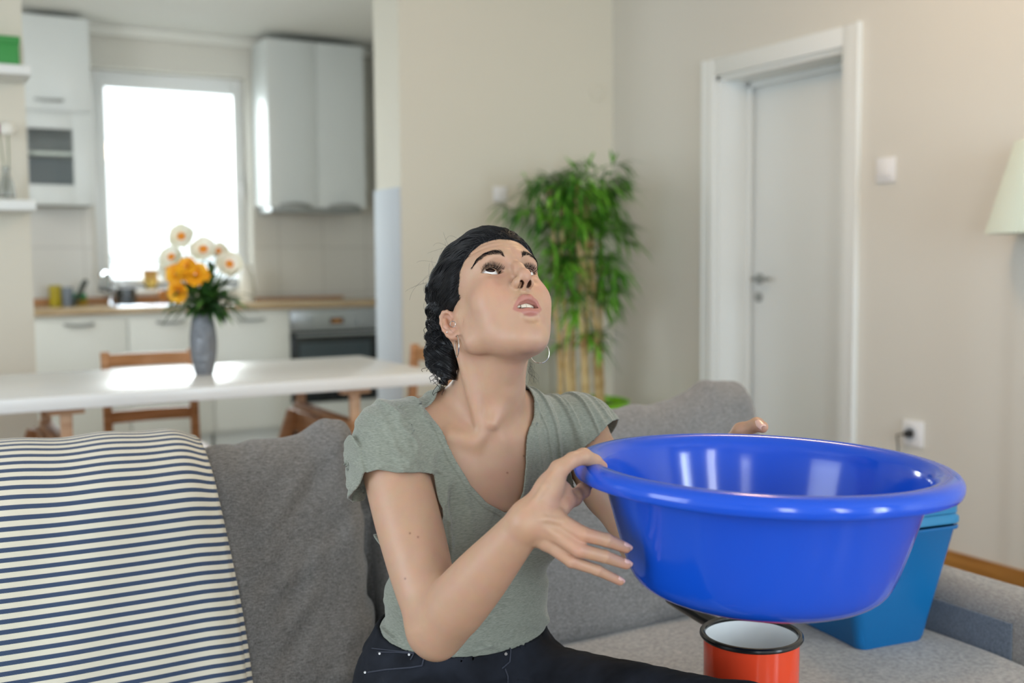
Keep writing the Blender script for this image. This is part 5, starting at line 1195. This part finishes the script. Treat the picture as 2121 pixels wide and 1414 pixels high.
# ------------------------------------------------------------------ hair
M_strand = mat('black_hair_strands', '101216', 0.30, spec=0.6); M_hairb.node_tree.nodes['Principled BSDF'].inputs['Roughness'].default_value = 0.75; M_hairb.node_tree.nodes['Principled BSDF'].inputs['Specular IOR Level'].default_value = 0.15
def hl_f(q):                                   # bare head in local coordinates, both sides
    return head_f(q)
hy = np.array([(-0.14, -0.060), (-0.060, -0.040), (-0.030, -0.034), (-0.010, -0.022), (0.004, -0.004), (0.012, 0.018), (0.022, 0.026), (0.032, 0.036), (0.045, 0.050), (0.058, 0.064), (0.068, 0.076), (0.076, 0.086), (0.13, 0.130)])
GATH = [at(950, 548, 1.61), at(928, 592, 1.615), at(917, 640, 1.625), at(907, 690, 1.63), at(915, 738, 1.62), at(929, 768, 1.61)]
GR = [0.030, 0.026, 0.021, 0.0185, 0.0225, 0.016]
def hair_sdf():
    S = Sdf(); G = [wh(g)[0] for g in GATH]
    S.ell((0, -0.010, 0.046), (0.0800, 0.0935, 0.0790), 0.01)
    S.ell((0, 0.034, 0.066), (0.064, 0.054, 0.060), 0.02)
    S.ell((0, -0.055, -0.005), (0.062, 0.050, 0.060), 0.03)
    S.chain(G, [g/HSC for g in GR], 0.012)
    return S
HSF = hair_sdf()
def hair_f(q, cut=True):
    d = HSF(q); m = np.abs(d) < 0.02
    if m.any():
        Q = q[m]; ax = np.abs(Q[:, 0])
        # rope-like lumps where the hair is twisted behind the ear
        tw = smooth01((-Q[:, 1]-0.01)/0.03)
        lump = 0.0016*np.sin(Q[:, 2]*240+Q[:, 1]*170+Q[:, 0]*120+3*vnoise(Q*30, 35))*tw+0.0055*vnoise(Q*[48, 48, 62], 31)*tw
        lump += 0.0016*vnoise(np.stack([Q[:, 0]*120, Q[:, 1]*22, Q[:, 2]*120], -1), 32)
        dd = d[m]-lump
        yl = np.interp(Q[:, 2], hy[:, 0], hy[:, 1])+0.0025*vnoise(Q*90, 33)-np.clip((ax-0.045)/0.03, 0, 1)*0.000
        yl = yl+np.interp(ax, [0, 0.03, 0.05, 0.07], [0.004, 0.0, -0.002, -0.004])
        cutp = Q[:, 1]-yl
        dd = smax(dd, cutp*0.9, 0.008)
        d2 = d.copy(); d2[m] = dd; d = d2
    return d
cL = HO-0.16; cH = HO+0.16; cL[2] -= 0.05
V, Fc = mesh_sdf(lambda P: hair_f(wh(P))*HSC, cL, cH, 0.0018, L=4, lip=1.7, fit=1)
hair = raw_mesh('hair', V, Fc, M_hairb, person); hair['label'] = 'black hair pinned back and twisted behind the ear'
def project_dir(dirs, c0, f, r0=0.16):
    """march from outside towards c0 along -dirs onto surface f=0"""
    P = c0+dirs*r0
    for _ in range(26): P = P-dirs*np.clip(f(P), -0.02, 0.02)[:, None]*0.8
    return P
cc = A3(0, -0.005, 0.03); hff = lambda q: hair_f(q)
def grad(f, P, e=0.0008): return np.stack([f(P+e*np.eye(3)[i])-f(P-e*np.eye(3)[i]) for i in range(3)], -1)/(2*e)
# strands follow a sweep from the hairline back and down to the twist behind each ear
NS = 16000
D0 = rg.normal(size=(NS, 3)); D0 /= np.linalg.norm(D0, axis=1)[:, None]
P0 = project_dir(D0, cc, hff); nearl = P0[:, 1] > np.interp(P0[:, 2], hy[:, 0], hy[:, 1])-0.022
P0 = P0[(P0[:, 0] < 0.060) & (P0[:, 2] > -0.02) & ((rg.random(NS) < 0.28) | nearl)]
pr_i = rg.integers(0, len(V), 2600); PRp = wh(V[pr_i]); PRp = PRp[(PRp[:, 2] < 0.0) & (PRp[:, 0] < 0.0)]   # seeds down the twist
P0 = np.concatenate([P0, PRp]); NS = len(P0)
AXT = wh(np.array(GATH)); adir = AXT[-1]-AXT[1]; adir /= np.linalg.norm(adir)
sd_ = np.where(P0[:, 0] < 0.012, -1.0, 1.0)
Gt = np.array([wh(GATH[1])[0], wh(GATH[3])[0]]).mean(0)
TG = np.stack([np.where(sd_ < 0, Gt[0], 0.05), np.where(sd_ < 0, Gt[1]-0.03, -0.10), np.where(sd_ < 0, Gt[2]-0.01, -0.04)], -1)+rg.normal(size=(NS, 3))*0.012
K = 13; PP = [P0]; p = P0.copy(); stp = rg.uniform(0.0035, 0.0075, NS)
for k in range(1, K):
    G = grad(hff, p); G /= np.linalg.norm(G, axis=1)[:, None]+1e-9
    v = TG-p; v /= np.linalg.norm(v, axis=1)[:, None]
    v = v+A3(0, -0.5, 0.25)*np.clip((p[:, 1:2]+0.02)/0.08, 0, 1)            # first straight back from the forehead
    v = v+0.35*np.stack([vnoise(p*60+5, 41), vnoise(p*60+9, 42), vnoise(p*60+3, 43)], -1)
    low = smooth01((0.008-p[:, 2])/0.02)[:, None]*(p[:, :1] < 0)
    sw = np.cross(np.tile(adir, (NS, 1)), G); v = v*(1-low)+low*(adir*0.75+0.85*sw+0.6*np.stack([vnoise(p*90+5, 44), vnoise(p*90+9, 45), vnoise(p*90+3, 46)], -1))
    v = v-G*(v*G).sum(1)[:, None]; v /= np.linalg.norm(v, axis=1)[:, None]+1e-9
    p = p+v*stp[:, None]; p = p-G*np.clip(hff(p)-0.0004, -0.004, 0.004)[:, None]; PP.append(p.copy())
PP = np.stack(PP, 1); LF = rg.uniform(0.0002, 0.0014, NS); 
G = grad(hff, PP.reshape(-1, 3)).reshape(PP.shape); G /= np.linalg.norm(G, axis=2)[:, :, None]+1e-9
PP = PP+G*(LF[:, None]*np.sin(np.linspace(0.1, math.pi, K))[None])[:, :, None]
prof_r = 0.00040*np.sin(np.linspace(0.3, math.pi-0.12, K))**0.5
tubes('hair_strands', [(HO+p@HR.T*HSC, prof_r) for p in PP], M_strand, 3, hair)
# fine baby hairs that soften the hairline
NB2 = 2600; D1 = rg.normal(size=(9000, 3)); D1 /= np.linalg.norm(D1, axis=1)[:, None]
Q1 = project_dir(D1, cc, hff); gap = np.interp(Q1[:, 2], hy[:, 0], hy[:, 1])-Q1[:, 1]
Q1 = Q1[(gap < 0.010) & (gap > -0.004) & (Q1[:, 2] > -0.01)]; st_ = Q1.copy(); st_[:, 1] += 0.006; st_[:, 2] -= 0.002*(Q1[:, 2] > 0.05)
st_, _ = onto(hf, st_, 0.0002, 3); g1 = unit(wh(GATH[2])[0]); bk_ = Q1+np.stack([-0.002*np.sign(Q1[:, 0]), np.full(len(Q1), -0.012), np.full(len(Q1), 0.003)], -1)+rg.normal(size=Q1.shape)*0.002
bk_, _ = onto(hff, bk_, 0.0006, 3); mid_, _ = onto(hff, (Q1*0.6+bk_*0.4), 0.0007, 2)
tubes('hairline_strands', [(HO+np.array([a, b, c_, d_])@HR.T*HSC, [0.00005, 0.00022, 0.00030, 0.00015]) for a, b, c_, d_ in zip(st_, Q1*0.7+st_*0.3, mid_, bk_) if np.linalg.norm(a-d_) < 0.03], M_strand, 3, hair)
# loose curls at the nape and fly-aways
paths = []
def curl(p0, p1, amp, turns, r_, K2=22):
    d = p1-p0; u = unit(np.cross(d, CF+0.1)); w = unit(np.cross(d, u)); t = np.linspace(0, 1, K2)[:, None]; ph = rg.uniform(0, 6.28)
    return p0+d*t+amp*(u*np.cos(t*turns*6.28+ph)+w*np.sin(t*turns*6.28+ph))*np.clip(np.sin(t*math.pi), 0, 1)**0.5
for i in range(60):
    p0 = at(rg.uniform(892, 930), rg.uniform(600, 770), 1.61+rg.uniform(-0.02, 0.02)); p1 = p0+CR*rg.uniform(-0.016, 0.008)+CU*rg.uniform(-0.045, -0.008)
    paths.append((curl(p0, p1, rg.uniform(0.004, 0.009), rg.uniform(0.8, 1.8), 0.0004), np.full(22, 0.00045)))
for i in range(70):      # wisps round the outline
    a = rg.uniform(-0.3, math.pi*0.95); d = unit(A3(-math.cos(a)*0.9 if rg.random() < 2 else 0, -0.25+rg.normal()*0.25, math.sin(a)))
    p = project_dir(np.array([d]), cc, hff)[0]; t_ = unit(A3(rg.normal(), rg.normal()-0.6, rg.normal())); t_ = unit(t_-d*(t_@d)*0.8); L_ = rg.uniform(0.02, 0.055); s = np.linspace(0, 1, 14)[:, None]
    q = p+d*0.0005+t_*L_*s+d*L_*rg.uniform(0.1, 0.42)*np.sin(s*math.pi*rg.uniform(0.4, 0.95)); paths.append((HO+q@HR.T*HSC, 0.00013*np.ones(14)))
for i in range(14):      # fine hairs by the ear and the nape
    p0 = at(rg.uniform(948, 972), rg.uniform(640, 665), 1.545); p1 = p0+CR*rg.uniform(-0.004, 0.010)-CU*rg.uniform(0.010, 0.022); q = curl(p0, p1, 0.0006, 0.3, 0.0001, 10)
    paths.append((q, 0.00003*np.ones(10)))
tubes('loose_hairs', paths, M_strand, 3, hair)
paths = []
for i in range(22):
    p0 = at(rg.uniform(1092, 1100), rg.uniform(745, 765), 1.655); p1 = p0+CR*rg.uniform(-0.002, 0.014)-CU*rg.uniform(0.010, 0.035); paths.append((curl(p0, p1, 0.004, 0.6, 0.0002, 14), 0.00009*np.ones(14)))
tubes('nape_hairs', paths, M_strand, 3, hair)
# ------------------------------------------------------------------ earrings
M_silver = mat('silver', 'D9D6D2', 0.15, 1.0)
def ring(name, c, nrm, R_2, r_, a0=0, a1=360, lab=None):
    nrm = unit(nrm); u = unit(np.cross(nrm, A3(0.1, 0.2, 1))); w = np.cross(nrm, u); full = a1-a0 >= 360; A = np.radians(np.linspace(a0, a1, 49))[:-1 if full else None]
    o = BM().tube([Vector(c+R_2*(u*math.cos(x)+w*math.sin(x))) for x in A], r_, 8, closed=full).build(name, M_silver, person)
    if lab: o['label'] = lab
    return o
ec = at(946.5, 716, 1.545); ring('hoop_earring', ec, CR*0.97+CF*0.22, 0.0155, 0.00085, lab='silver hoop earring in her right ear')
b_ = ec-CU*0.0155; BM().lathe([(0, -0.0018), (0.0014, -0.001), (0.0016, 0.001), (0, 0.0018)], tuple(b_), 12).build('hoop_bead', M_silver, person)
ec = at(1118, 731, 1.66); hp_ = ring('hoop_earring', ec, -CF+CR*0.35, 0.0158, 0.0007, lab='silver hoop earring behind her chin')
for dx in (-6, -2, 3): p_ = at(1118+dx, 731+20.5-abs(dx)*0.1, 1.655); BM().lathe([(0, -0.0016), (0.0013, -0.0012), (0.0013, 0.0012), (0, 0.0016)], (0, 0, 0), 10, Matrix.Translation(Vector(p_)) @ Vector(CR).to_track_quat('Z', 'Y').to_matrix().to_4x4()).build('hoop_bead', M_silver, person)
ring('ear_ring', at(938, 671, 1.535), -CF+CR*0.5, 0.0042, 0.0006); 
p_ = at(926, 688, 1.55); BM().lathe([(0, -0.0012), (0.001, -0.0007), (0.0012, 0), (0.001, 0.0007), (0, 0.0012)], tuple(p_), 10).build('ear_stud', M_silver, person)
# ------------------------------------------------------------------ shirt
M_shirt = mat('sage_green_jersey', '8E968A', 0.85, spec=0.2); n, l = ND(M_shirt); pb_ = n['Principled BSDF']; pb_.inputs['Sheen Weight'].default_value = 0.3
tc = n.new('ShaderNodeTexCoord'); hs = []
for sc_, ns in (((1, 1, 7), 170), ((8, 8, 1), 120)):
    mp = n.new('ShaderNodeMapping'); mp.inputs['Scale'].default_value = sc_; nz = n.new('ShaderNodeTexNoise'); nz.inputs['Scale'].default_value = ns; nz.inputs['Detail'].default_value = 4
    l.new(tc.outputs['Object'], mp.inputs[0]); l.new(mp.outputs[0], nz.inputs['Vector']); hs.append(nz)
mr = n.new('ShaderNodeMapRange'); mr.inputs['From Min'].default_value = 0.25; mr.inputs['From Max'].default_value = 0.85; l.new(hs[0].outputs['Fac'], mr.inputs['Value'])
mx = n.new('ShaderNodeMix'); mx.data_type = 'RGBA'; mx.inputs['A'].default_value = srgb('6F7469'); mx.inputs['B'].default_value = srgb('9DA194'); l.new(mr.outputs[0], mx.inputs['Factor']); l.new(mx.outputs['Result'], pb_.inputs['Base Color'])
bp = n.new('ShaderNodeBump'); bp.inputs['Strength'].default_value = 0.25; bp.inputs['Distance'].default_value = 0.0006; l.new(hs[1].outputs['Fac'], bp.inputs['Height']); l.new(bp.outputs[0], pb_.inputs['Normal'])

# neckline in chest coordinates (u across, v up), measured on the chest plane
CP = NOTCH+FRN*0.01-UPB*0.06
def chest_uv(px, py): r = ray(px, py); t = ((CP-CO)@FRN)/(r@FRN); p = CO+r*t; return ((p-CP)@LX, (p-CP)@UPB)
NL = [(896, 770), (893, 805), (915, 845), (940, 900), (955, 960), (975, 1005), (1003, 1038), (1040, 1058), (1062, 1052), (1080, 1015), (1090, 960), (1094, 900), (1088, 850), (1082, 800), (1084, 770), (1075, 700), (900, 700)]
NLP = np.array([chest_uv(*p) for p in NL])
def poly_sd(U, V, Pn):
    d = np.full(len(U), 1e9); ins = np.zeros(len(U), bool); N = len(Pn)
    for i in range(N):
        a, b_ = Pn[i], Pn[(i+1) % N]; e = b_-a; w0, w1 = U-a[0], V-a[1]; t = np.clip((w0*e[0]+w1*e[1])/(e@e), 0, 1)
        d = np.minimum(d, (w0-t*e[0])**2+(w1-t*e[1])**2)
        c_ = ((a[1] > V) != (b_[1] > V)); xi = a[0]+(V-a[1])/np.where(abs(e[1]) < 1e-12, 1e-12, e[1])*e[0]; ins ^= c_ & (U < xi)
    d = np.sqrt(d); return np.where(ins, -d, d)
def neck_sd(P):
    q = P-CP; sd = poly_sd(q@LX, q@UPB, NLP)
    yb = q@FRN
    front = sd+np.clip(-(yb+0.075), 0, None)*2.0          # carve only the front half of the shirt
    t = np.clip((P-(NB-UPB*0.05))@UPB/0.2, 0, 1)
    ax = NB-UPB*0.05+t[:, None]*UPB*0.2; back = np.linalg.norm(P-ax, axis=1)-0.074
    return smin(front, back, 0.03)
HR_ = at(812, 990, 1.580); HL_ = at(1232, 926, 1.755)     # sleeve openings
AXR = unit(HR_-SR); AXL = unit(HL_-SL)
nR = unit(AXR+A3(0, 0, -0.15)); nL = unit(unit(EL-SL)*0.3+AXL)
def shirt_sdfs():
    S = Sdf(); o = 0.0065
    S.fun(lambda P: TS(P)-o, HIP+UPB*TL*0.5, 0.5, 0.01)
    S.ell(bw(0, 0.012, TL*0.30), (0.134, 0.094, 0.12), 0.03, 1, BR)
    S.ell(bw(0.0, 0.0, TL*0.10), (0.140, 0.098, 0.07), 0.03, 1, BR)
    for s, sh in ((-1, SR), (1, SL)):
        S.cone(NOTCH+LX*s*0.022-UPB*0.010-FRN*0.016, NOTCH*0.55+sh*0.45+FRN*0.003+UPB*0.004, 0.0080+o, 0.0065+o, 0.02)
    S.cone(SRA, SRA*0.6+ER*0.4, 0.0450+o, 0.0450+o, 0.034); S.cone(SL, SL*0.5+EL*0.5, 0.047+o, 0.043+o, 0.034)
    V_ = Sdf()
    V_.chain([SR-UPB*0.002, SR*0.45+HR_*0.55, HR_+AXR*0.03], [0.0535, 0.0585, 0.0640], 0.02)
    V_.chain([SL-UPB*0.006, SL*0.45+HL_*0.55, HL_+AXL*0.03], [0.0520, 0.0515, 0.0530], 0.02)
    T_ = Sdf()
    T_.ell(bw(0, 0.0, TL*0.66), (0.132, 0.088, 0.150), 0.02, 1, BR); T_.ell(bw(0, -0.002, TL*0.33), (0.116, 0.078, 0.150), 0.03, 1, BR)
    for s in (-1, 1): T_.ball(bw(s*0.068, 0.046, TL*0.62), 0.052, 0.035)
    return S, V_, T_
ST, SV, TCORE = shirt_sdfs(); ARMC = Sdf(); ARMC.cone(SRA, ER, 0.050, 0.045, 0.01); ARMC.cone(SL, EL, 0.047, 0.040, 0.01)
SS = lambda P: smin(ST(P), SV(P), 0.03)
def rdg(n, w_=0.16): return np.exp(-(n/w_)**2)
HEM_Z = None
hp1, hp2, hp3 = at(775, 1318, 1.62), at(950, 1345, 1.60), at(1118, 1285, 1.72)
nH = unit(np.cross(hp2-hp1, hp3-hp1)); nH = nH if nH@UPB > 0 else -nH
def ridge(x): return 1-np.abs(x)*2
def shirt_f(P):
    d = SS(P); m = np.abs(d) < 0.03
    if m.any():
        Q = P[m]; q = Q-HIP; u, y, v = q@LX, q@FRN, q@UPB; w = v/TL
        # drapes running down from the neckband and shoulder seams
        top_ = smooth01((w-0.42)/0.25)*smooth01((np.abs(u)-0.03)/0.05)
        fold = 0.0040*(rdg(vnoise(np.stack([u*30+v*5, y*6, v*6-u*4], -1), 11))-0.35)*top_
        fold += 0.0045*(rdg(vnoise(np.stack([u*58+v*9, y*5, v*5], -1), 14), 0.2)-0.4)*smooth01((u-0.055)/0.04)*smooth01((w-0.50)/0.2)
        fold += 0.0046*(rdg(vnoise(np.stack([u*16+v*34, y*10, v*12-u*26], -1), 15), 0.2)-0.4)*smooth01((-u-0.07)/0.05)*smooth01((w-0.5)/0.2)
        # slack gathered above the waistband, and long soft creases on the front
        fold += 0.0085*(rdg(vnoise(np.stack([u*9-v*9, y*7, v*24+u*13], -1), 12), 0.25)-0.4)*smooth01((0.40-w)/0.2)
        fold += 0.0035*(rdg(vnoise(np.stack([u*18+v*8, y*10, v*44-u*10], -1), 13), 0.25)-0.4)*smooth01((0.32-w)/0.15)
        fold += 0.0030*(rdg(vnoise(np.stack([u*7+v*14, y*7, v*16-u*10], -1), 16), 0.2)-0.4)*smooth01((0.62-w)/0.2)
        fold = fold*smooth01(((Q-hp1)@nH-0.002)/0.014)
        sd = neck_sd(Q); band = smooth01((0.0085-sd)/0.0012)
        sR, sL = (Q-HR_)@nR, (Q-HL_)@nL; nearR = (np.linalg.norm(Q-HR_, axis=1) < 0.16); nearL = (np.linalg.norm(Q-HL_, axis=1) < 0.16)
        hemb = np.where(nearR, smooth01((sR+0.013)/0.001), 0)+np.where(nearL, smooth01((sL+0.013)/0.001), 0)
        d2 = d.copy(); d2[m] = d[m]-fold-0.0016*band-0.0008*np.clip(hemb, 0, 1); d = d2
    return d
def shirt_cut(Q):                # > 0 where the cloth is absent
    c = -neck_sd(Q); tc_ = np.maximum((TCORE(Q)-np.minimum(ARMC(Q), 0.2)-0.026)*0.7, np.abs((Q-HIP)@LX-0.004)-np.where((Q-HIP)@FRN > 0.0, 0.172, 0.147))
    rR, rL = np.linalg.norm(Q-HR_, axis=1), np.linalg.norm(Q-HL_, axis=1)
    sR = np.where(rR < 0.32, (Q-HR_)@nR+0.005*vnoise(Q*24, 5)-0.032*smooth01((-((Q-HR_)@CR)-0.030)/0.022), -1); sL = np.where(rL < 0.32, (Q-HL_)@nL+0.003*vnoise(Q*24, 6), -1)
    c = np.maximum(c, np.minimum(sR, tc_)); c = np.maximum(c, np.minimum(sL, tc_))
    return np.maximum(c, -(((Q-hp1)@nH)+0.012))
def trim_mesh(V, Fc, cut, it=3):
    keep = cut(V[Fc].mean(1)) <= 0; Fc = Fc[keep]; used = np.unique(Fc); mp = -np.ones(len(V), int); mp[used] = np.arange(len(used)); V = V[used]; Fc = mp[Fc]
    ed = np.sort(np.concatenate([Fc[:, [0, 1]], Fc[:, [1, 2]], Fc[:, [2, 3]], Fc[:, [3, 0]]]), axis=1); k_ = ed[:, 0].astype(np.int64)*(1 << 32)+ed[:, 1]
    u_, ct = np.unique(k_, return_counts=True); bk = u_[ct == 1]; b_ = np.unique(np.concatenate([bk >> 32, bk & 0xffffffff]))
    for _ in range(it):
        if not len(b_): break
        P = V[b_]; cc_ = cut(P); e = 0.0006; G = np.stack([cut(P+e*np.eye(3)[i])-cut(P-e*np.eye(3)[i]) for i in range(3)], -1)/(2*e)
        st = -(cc_/np.maximum((G*G).sum(1), 0.3))[:, None]*G; ln = np.linalg.norm(st, axis=1); st *= np.minimum(1, 0.002/np.maximum(ln, 1e-9))[:, None]; V[b_] = P+st
    return V, Fc
V, Fc = mesh_sdf(shirt_f, np.minimum(HIP, SR)-0.30, np.maximum(SL, NB)+0.25, 0.0018, L=4, lip=1.5, fit=1)
V, Fc = trim_mesh(V, Fc, shirt_cut)
shirt = raw_mesh('shirt', V, Fc, M_shirt, person); shirt['label'] = 'sage green scoop neck jersey top'; md = shirt.modifiers.new('cloth', 'SOLIDIFY'); md.thickness = 0.0022; md.offset = -1; md.use_rim = True

# ------------------------------------------------------------------ jeans
M_jean = mat('washed_black_denim', '16181E', 0.85, spec=0.2); n, l = ND(M_jean); pb_ = n['Principled BSDF']
noise_col(M_jean, '0E1015', '262A33', scale=(1, 1, 1), nscale=14, detail=8, lo=0.35, hi=0.75, bump=0.5, bdist=0.002)
def jeans_sdf():
    S = Sdf()
    S.fun(lambda P: TS(P)-0.0175, HIP, 0.40, 0.01)
    S.ell(bw(0.004, 0.008, -0.01), (0.152, 0.110, 0.112), 0.03, 1, BR); S.ell(bw(0.0, 0.0, TL*0.10), (0.146, 0.104, 0.07), 0.03, 1, BR)
    for hp, kn, an, toe in LEGS:
        S.cone(hp, kn, 0.088, 0.068, 0.035); S.chain([kn, kn*0.7+an*0.3, an], [0.066, 0.062, 0.055], 0.02)
    return S
JS = jeans_sdf(); WT = 0.0
def jeans_f(P):
    d = JS(P); m = np.abs(d) < 0.03
    if m.any():
        Q = P[m]; q = Q-HIP; u, y, v = q@LX, q@FRN, q@UPB
        hgt = (Q-hp1)@nH
        fold = 0.0035*vnoise(np.stack([u*12+v*14, y*14, v*26-u*10], -1), 21)*smooth01((-hgt-0.03)/0.03)+0.0012*vnoise(Q*70, 22)
        band = smooth01((hgt+0.040)/0.0015)
        crease = 0.0
        dd = d[m]-fold-0.0018*band
        dd = np.maximum(dd, np.where(np.hypot(u, y) < 0.20, hgt-0.002+0.003*vnoise(Q*[9, 9, 9], 23), -1))
        dd = np.maximum(dd, 0.07-Q[:, 2])
        dd = smax(dd, -(TS(Q)-0.0165+np.where(hgt < -0.03, 0.05, 0)), 0.001)
        d2 = d.copy(); d2[m] = dd; d = d2
    return d
lo2 = np.minimum.reduce([HIP-0.24, KNR-0.15, ANR-0.12, KNL-0.15, ANL-0.12]); hi2 = np.maximum.reduce([HIP+0.24, KNL+0.15, KNR+0.15]); lo2[2] = 0.0
V, Fc = mesh_sdf(jeans_f, lo2, hi2, 0.0035, L=4, lip=1.6, fit=1)
jeans = raw_mesh('jeans', V, Fc, M_jean, person); jeans['label'] = 'washed black denim jeans'
# stitching, rivets, zip, belt loops on the jeans
jf = lambda P: JS(P)-0.002
def on_j(px, py, off=0.001):
    r = ray(px, py); t = 1.3
    for _ in range(60):
        d = float(jeans_f((CO+r*t)[None])[0])
        if d < 0.0004 or t > 2.2: break
        t += d*0.7
    return CO+r*t-unit(r)*off
M_thr = mat('grey_stitch', '343844', 0.8); M_riv = mat('steel_rivet', '9A9A9A', 0.35, 1.0)
def seam(pxs, r_, m, nm):
    P_ = [Vector(on_j(*p)) for p in pxs]; BM().tube(P_, r_, 6).build(nm, m, jeans)
def dense(pp, k=6):
    out = []
    for a, b_ in zip(pp, pp[1:]):
        for i in range(k): out.append((a[0]+(b_[0]-a[0])*i/k, a[1]+(b_[1]-a[1])*i/k))
    return out+[pp[-1]]
seam(dense([(770, 1342), (805, 1346), (870, 1352)]), 0.0008, M_thr, 'waistband_seam')
seam(dense([(782, 1350), (820, 1350), (857, 1353), (850, 1366)]), 0.0010, M_thr, 'coin_pocket_seam')
seam(dense([(762, 1392), (800, 1386), (850, 1382), (874, 1378), (878, 1362)]), 0.0012, M_thr, 'pocket_seam')
seam(dense([(1050, 1328), (1058, 1345), (1056, 1370), (1040, 1384)]), 0.0011, M_thr, 'fly_seam')
seam(dense([(1046, 1384), (1052, 1400), (1052, 1413)]), 0.0011, M_thr, 'fly_seam')
for (px, py) in ((786, 1353), (847, 1355), (756, 1392)):
    c = Vector(on_j(px, py)); BM().lathe([(0, 0), (0.0022, 0), (0.0018, 0.0012), (0, 0.0014)], (0, 0, 0), 16, Matrix.Translation(c) @ Vector(CO-np.array(c)).to_track_quat('Z', 'Y').to_matrix().to_4x4()).build('rivet', M_riv, jeans)
b = BM(); b.tube([Vector(on_j(1039, 1333, 0.003)), Vector(on_j(1048, 1354, 0.003))], 0.0024, 8); b.build('zip_pull', M_riv, jeans)
